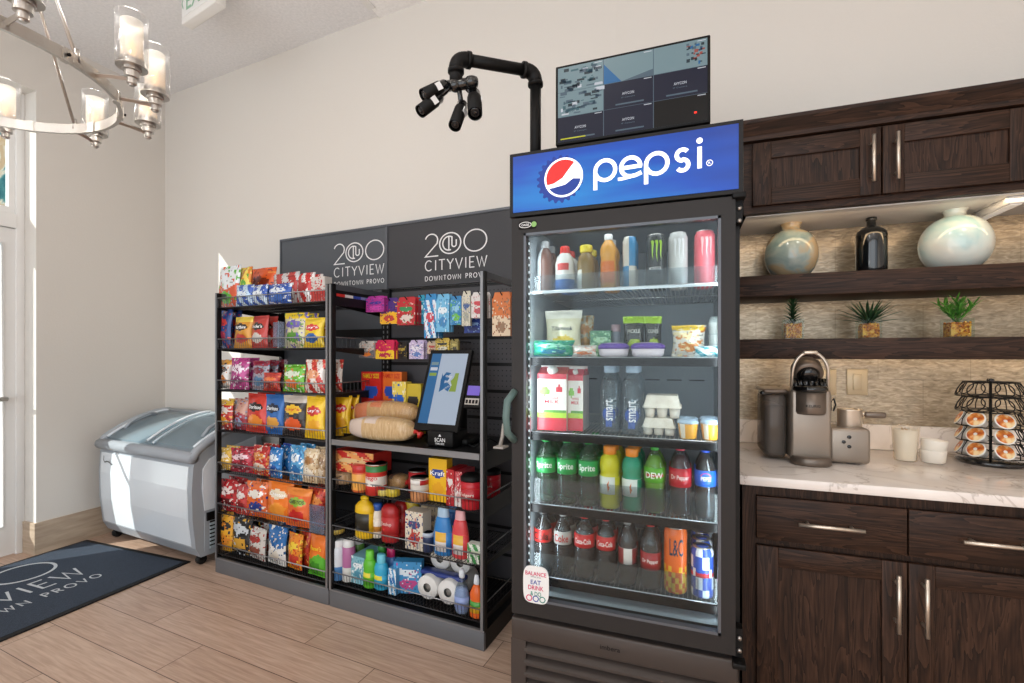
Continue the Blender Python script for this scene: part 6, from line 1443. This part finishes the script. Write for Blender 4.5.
mb.tube(pts, .0055, 'satin_steel', 8); mb.rounded((mc - .022, .0, hh - .008), (mc + .022, .018, hh + .004), .004, 'satin_steel'); obj('handle', mb, t)
# tank
tl, tr_ = KX(763.5, KY + .06) - kx0, KX(790, KY + .03) - kx0; th_ = WD.h(775, 389, KY + .05) - CT; tr_ = max(tr_, bl - .001)
mb = MB(); mb.rounded((tl, .045, .005), (bl - .001, .24, th_ - .016), .022, 'tank_smoke', None, 4); mb.rounded((tl + .01, .055, .012), (bl - .008, .23, th_ - .06), .018, 'keurig_dark', None, 3); tk = obj('water_tank', mb, t)
mb = MB(); mb.rounded((tl - .004, .038, th_ - .016), (bl - .0005, .245, th_), .007, 'keurig_dark', None, 2); mb.rounded((tl - .012, .05, th_ - .024), (tl + .03, .12, th_ - .008), .006, 'black_gloss'); obj('tank_lid', mb, tk)
# frother
fl, fr_ = br_ + .001, KX(870.5, KY + .05) - kx0; fh = WD.h(852, 428, KY + .05) - CT
mb = MB(); mb.rounded((fl, .04, .004), (fr_, .17, fh), .014, 'keurig', None, 3)
fb = obj('frother_base', mb, t); mb = MB()
for (a_, b_) in ((.45, .52), (.58, .66), (.58, .40)): mb.lathe([(.0062, 0), (.0062, .003), (.004, .0035)], 14, 'black_gloss', Matrix.Translation((fl + (fr_ - fl) * (a_ - .1), .04, fh * (b_ + .1))) @ Matrix.Rotation(PI / 2, 4, 'X'))
obj('button', mb, fb)
cxm = KX(850, KY + .1) - kx0; cr_ = (KX(862.5, KY + .06) - KX(837, KY + .06)) / 2; ch_ = WD.h(850, 411, KY + .06) - CT
mb = MB(); mb.lathe([(cr_ * .94, fh - .001), (cr_, fh + .004), (cr_, ch_), (cr_ * 1.03, ch_ + .003), (cr_ * .96, ch_ + .003), (cr_ * .93, fh + .01)], 32, 'satin_steel', Matrix.Translation((cxm, .105, 0)), cap=False)
mb.lathe([(cr_ * .92, ch_ - .006), (.001, ch_ - .006)], 32, 'black_matte', Matrix.Translation((cxm, .105, 0)), cap=False); fc = obj('frothing_cup', mb, t)
hx1 = KX(888, KY + .06) - kx0; mb = MB(); mb.tube([(cxm + cr_ * .95, .1, ch_ - .014), (cxm + cr_ + .006, .1, ch_ - .012)], .006, 'satin_steel', 10); mb.rounded((cxm + cr_ + .004, .088, ch_ - .026), (hx1 + .008, .108, ch_ - .004), .008, 'keurig_dark'); obj('cup_handle', mb, fc)
mb = MB(); xw = KX(833.5, KY + .2) - kx0; mb.tube([(xw, .235, .17), (xw, .24, .20), (xw + .012, .245, .215), (xw + .02, .25, .19), (xw + .012, .25, .165)], .003, 'black_rubber', 6); obj('power_cord', mb, t)

# cup in a plastic sleeve, stacked ramekins
o, r, h = lathe_thing(WD, CT, 891, 920, 425, 2.12, [(.78, 0), (.84, .03), (.9, .5), (.98, .9), (1, .97), (1, 1)], 'film_wrap', 'clear plastic bag of stirrers in a pale cup beside the frother', 'wrapped_cup', 'cup')
mb = MB(); mb.lathe([(r * .7, .003), (r * .8, h * .5), (r * .86, h * .88), (r * .8, h * .88), (r * .72, h * .5), (r * .6, .01)], 24, 'ceramic', cap=False); mb.lathe([(r * .68, .004), (.001, .004)], 24, 'ceramic', cap=False); obj('cup', mb, o)
mb = MB(); rr = random.Random(5)
for k in range(16): a = rr.uniform(0, 6.28); q = rr.uniform(0, r * .5); mb.tube([(q * math.cos(a) * .6, q * math.sin(a) * .6, .01), (q * math.cos(a), q * math.sin(a), h * rr.uniform(.8, .93))], .003, ('kraft', 'ceramic', '#d9d2c2')[k % 3], 5)
obj('stirrers', mb, o)
x0, x1 = WD.x(922, 2.1), WD.x(950, 2.1); rw = (x1 - x0) / 2 * .95; hh = WD.h(936, 441, 2.1) - CT
for k in range(2):
    mb = MB(); q = hh * .55; mb.lathe([(rw * .82, 0), (rw * .9, .003), (rw, q * .92), (rw, q), (rw * .92, q), (rw * .84, .006)], 30, 'ceramic', cap=False); mb.lathe([(rw * .84, .006), (.001, .006)], 30, 'ceramic', cap=False)
    o = obj('ramekin', mb, None, ((x0 + x1) / 2, 2.12, CT + .001 + k * q * .83)); 
    if k: o.rotation_euler = (0, .10, 0)
    tag(o, 'white ramekin, the %s of two stacked beside the wrapped cup' % ('upper' if k else 'lower'), 'ramekin', 'stacked white ramekins')

# ------------------------------------------------------------------ coffee pod carousel
cc = pth(990.5, 463, CT); PX, PY = cc.x, cc.y; RR = .095
t = empty('pod_carousel', (PX, PY, CT), 'black wire coffee pod carousel on the countertop', 'pod carousel')
mb = MB(); mb.lathe([(RR * .98, 0), (RR, .004), (RR, .012), (RR * .96, .016), (.01, .016)], 40, 'black_gloss'); obj('base', mb, t)
PH = WD.h(989, 379, PY) - CT
mb = MB(); mb.cyl((0, 0, .012), (0, 0, PH - .012), .0045, 'black_matte', 12); mb.lathe([(.001, PH - .014), (.009, PH - .01), (.011, PH - .004), (.008, PH + .002), (.001, PH + .004)], 16, 'black_gloss'); obj('centre_post', mb, t)
tiers = [WD.h(989, y, PY) - CT for y in (398, 418, 405 + 32, 455)]
tiers = [PH * q for q in (.17, .345, .52, .695, .87)]
away = math.atan2(-PY, -PX)           # towards the camera
cup_r = .0255
for k, zt2 in enumerate(tiers):
    mb = MB(); n = 7
    ztop = zt2 + .028; zbot = zt2 - .022
    for (zz, rad) in ((ztop, RR * .78), (zbot, RR * .98)):
        mb.tube([(rad * math.cos(2 * PI * i / 24), rad * math.sin(2 * PI * i / 24), zz) for i in range(24)], .0019, 'black_matte', 5, closed=True)
    for i in range(n):
        a = away + .44 + 2 * PI * i / n; c = Vector((math.cos(a), math.sin(a), 0)); nrm = (c * .88 + Vector((0, 0, .47))).normalized(); s = Vector((-math.sin(a), math.cos(a), 0)); up = nrm.cross(s)
        ctr = c * RR * .86 + Vector((0, 0, zt2 + .003))
        mb.tube([ctr + (s * math.cos(b_) + up * math.sin(b_)) * cup_r for b_ in [2 * PI * q / 20 for q in range(20)]], .0018, 'black_matte', 5, closed=True)
        a2 = a + PI / n; c2 = Vector((math.cos(a2), math.sin(a2), 0)); mb.tube([c2 * RR * .78 + Vector((0, 0, ztop)), c2 * RR * .95 + Vector((0, 0, zt2)), c2 * RR * .98 + Vector((0, 0, zbot))], .0017, 'black_matte', 5)
    mb.tube([(-RR * .78, 0, ztop), (RR * .78, 0, ztop)], .0017, 'black_matte', 5)
    obj('wire_tier', mb, t)
pod0 = None; side_n = {-1: 'left', 0: 'middle left', 1: 'right'}
for k in range(3):
    for i, nm in ((-2, 'left edge'), (-1, 'left'), (0, 'right')):
        a = away + .44 + 2 * PI * i / 7
        c = Vector((math.cos(a), math.sin(a), 0)); nrm = (c * .88 + Vector((0, 0, .47))).normalized(); ctr = c * RR * .86 + Vector((0, 0, tiers[k] + .003))
        loc = Vector((PX, PY, CT)) + ctr; q = nrm.to_track_quat('Z', 'Y')
        if pod0 is None:
            mb = MB(); mb.lathe([(.0175, -.038), (.0185, -.036), (.0235, -.003), (.0242, 0), (.0285, .0005), (.0285, .0022), (.0245, .0028)], 24, '#e9e6e0'); pod0 = obj('coffee_pod', mb)
            mb = MB(); mb.lathe([(.0242, .0028), (.0215, .0034), (.017, .0036), (.0006, .0037)], 24, 'food_photo', cap=False); mb.lathe([(.0055, .0038), (.0005, .0040)], 14, '#e8e2da', cap=False); obj('foil_lid', mb, pod0); o = pod0
        else: o = dup(pod0, loc)
        o.location = loc; o.rotation_mode = 'QUATERNION'; o.rotation_quaternion = q
        tag(o, 'white coffee pod with orange printed lid, %s of its tier, %s' % ({'left edge': 'far left', 'left': 'second from left', 'right': 'right'}[nm], ('lowest tier', 'second tier up', 'third tier up')[k]), 'coffee pod', 'coffee pods in the carousel')

# ------------------------------------------------------------------ chandelier
HC = 2.22; cl = Vector((-2.2015, .807)); RC = .427
t = empty('chandelier', (cl.x, cl.y, HC), 'brushed nickel ring chandelier with cylinder glass lamps', 'chandelier')
mb = MB(); n = 72; vs = []; fs = []
for i in range(n):
    a = 2 * PI * i / n; c_, s_ = math.cos(a), math.sin(a)
    for (r, z) in ((RC - .006, -.018), (RC + .006, -.018), (RC + .006, .018), (RC - .006, .018)): vs.append((r * c_, r * s_, z))
for i in range(n):
    for q in range(4): fs.append((i * 4 + q, ((i + 1) % n) * 4 + q, ((i + 1) % n) * 4 + (q + 1) % 4, i * 4 + (q + 1) % 4))
mb.add(vs, fs, 'nickel'); obj('ring', mb, t)
def ang(px, py, h=HC - .02):
    p = pth(px, py, h); return math.atan2(p.y - cl.y, p.x - cl.x)
RL = RC + .112
lamps = [math.radians(v) for v in (-6, 27, 46, 77, 110, 143, 178, 212, 246, 280, 315)]
for i, a in enumerate(lamps):
    c = Vector((math.cos(a), math.sin(a), 0)); mb = MB(); p = c * RL
    mb.tube([c * (RC - .0), c * (RC + .05), p + Vector((0, 0, -.004))], .0075, 'nickel', 4, smooth=False); mb.lathe([(.008, -.028), (.010, -.024), (.0135, -.022), (.0135, -.004), (.021, -.002), (.021, .018), (.027, .020), (.027, .030), (.044, .031), (.044, .034), (.034, .035), (.034, .056), (.02, .057)], 24, 'nickel', Matrix.Translation(p), smooth=False); arm = obj('lamp_arm', mb, t)
    mb = MB(); mb.lathe([(.046, .040), (.046, .205), (.044, .205), (.044, .042)], 28, 'lamp_glass', Matrix.Translation(p), cap=False); obj('glass_cylinder', mb, arm)
    mb = MB(); mb.lathe([(.031, .055), (.031, .185), (.0295, .185), (.0295, .057)], 24, 'frosted_tube', Matrix.Translation(p), cap=False) if 'frosted_tube' in MATS else None
    if 'frosted_tube' not in MATS:
        clear('frosted_tube', '#f6f2ec', .1, .2, .5, '#f8f5f0'); mb.lathe([(.031, .055), (.031, .185), (.0295, .185), (.0295, .057)], 24, 'frosted_tube', Matrix.Translation(p), cap=False)
    obj('frosted_sleeve', mb, arm)
    mb = MB(); mb.lathe([(.006, .05), (.007, .07), (.013, .09), (.012, .105), (.003, .125)], 14, 'glow_bulb', Matrix.Translation(p)); obj('bulb', mb, arm); light('lamp_glow', 'POINT', (cl.x + p.x, cl.y + p.y, HC + .215), 1.3, (1, .95, .88), .02)
    q = a + math.radians(19); c2 = Vector((math.cos(q), math.sin(q), 0)); mb = MB(); mb.box((-.01, -.012, -.02), (.01, .012, .02), 'nickel', Matrix.Translation(c2 * RC) @ Matrix.Rotation(q, 4, 'Z')); mb.cyl(c2 * (RC + .012), c2 * (RC + .018), .005, 'black_matte', 8); obj('ring_clip', mb, t)
ra = [math.radians(v) for v in (18, 108, 198, 288)]
for a in ra:
    c = Vector((math.cos(a), math.sin(a), 0)); mb = MB(); mb.cyl(c * RC + Vector((0, 0, .012)), c * .03 + Vector((0, 0, CZ - HC - .08)), .0055, 'nickel', 8); mb.lathe([(.008, 0), (.008, .04)], 10, 'nickel', Matrix.Translation(c * RC)); obj('hanger_rod', mb, t)
mb = MB(); mb.lathe([(.03, CZ - HC - .1), (.035, CZ - HC - .08), (.03, CZ - HC - .03), (.065, CZ - HC - .025), (.065, CZ - HC - .001)], 24, 'nickel'); obj('canopy', mb, t)

# ------------------------------------------------------------------ exit sign
q = ptz(203, 18, 2.72); e0 = ptz(187, 22, 2.80); e1 = ptz(221, 9, 2.62)
exd = Vector((e1.x - e0.x, e1.y - e0.y, 0)); exa = math.atan2(exd.y, exd.x); w_ = exd.length * 1.0
zb_ = q.z; t = empty('exit_sign', ((e0.x + e1.x) / 2, (e0.y + e1.y) / 2, zb_), 'white ceiling exit sign with pale green letters', 'exit sign', exa)
pbr('exit_green', '#8fb79b', .5)
mb = MB(); mb.rounded((-w_ / 2, -.03, .0), (w_ / 2, .03, .2), .006, 'white_paint'); mb.box((-w_ / 2 * .95, -.032, .035), (w_ / 2 * .95, -.029, .19), 'white_trim'); mb.box((-.04, -.02, .2), (.04, .02, CZ - zb_ - .001), 'white_paint'); bx_ = obj('housing', mb, t)
mb = MB(); text(mb, 'EXIT', lambda x, y: (x, -.0335, y), .01, .11, w_ * .72, .10, 'exit_green'); mb.ribbon([(-w_ * .42, .14), (-w_ * .46, .11), (-w_ * .42, .08)], .008, lambda x, y: (x, -.0335, y), 'exit_green'); obj('lettering', mb, bx_)
print('objects', len(COL.objects))
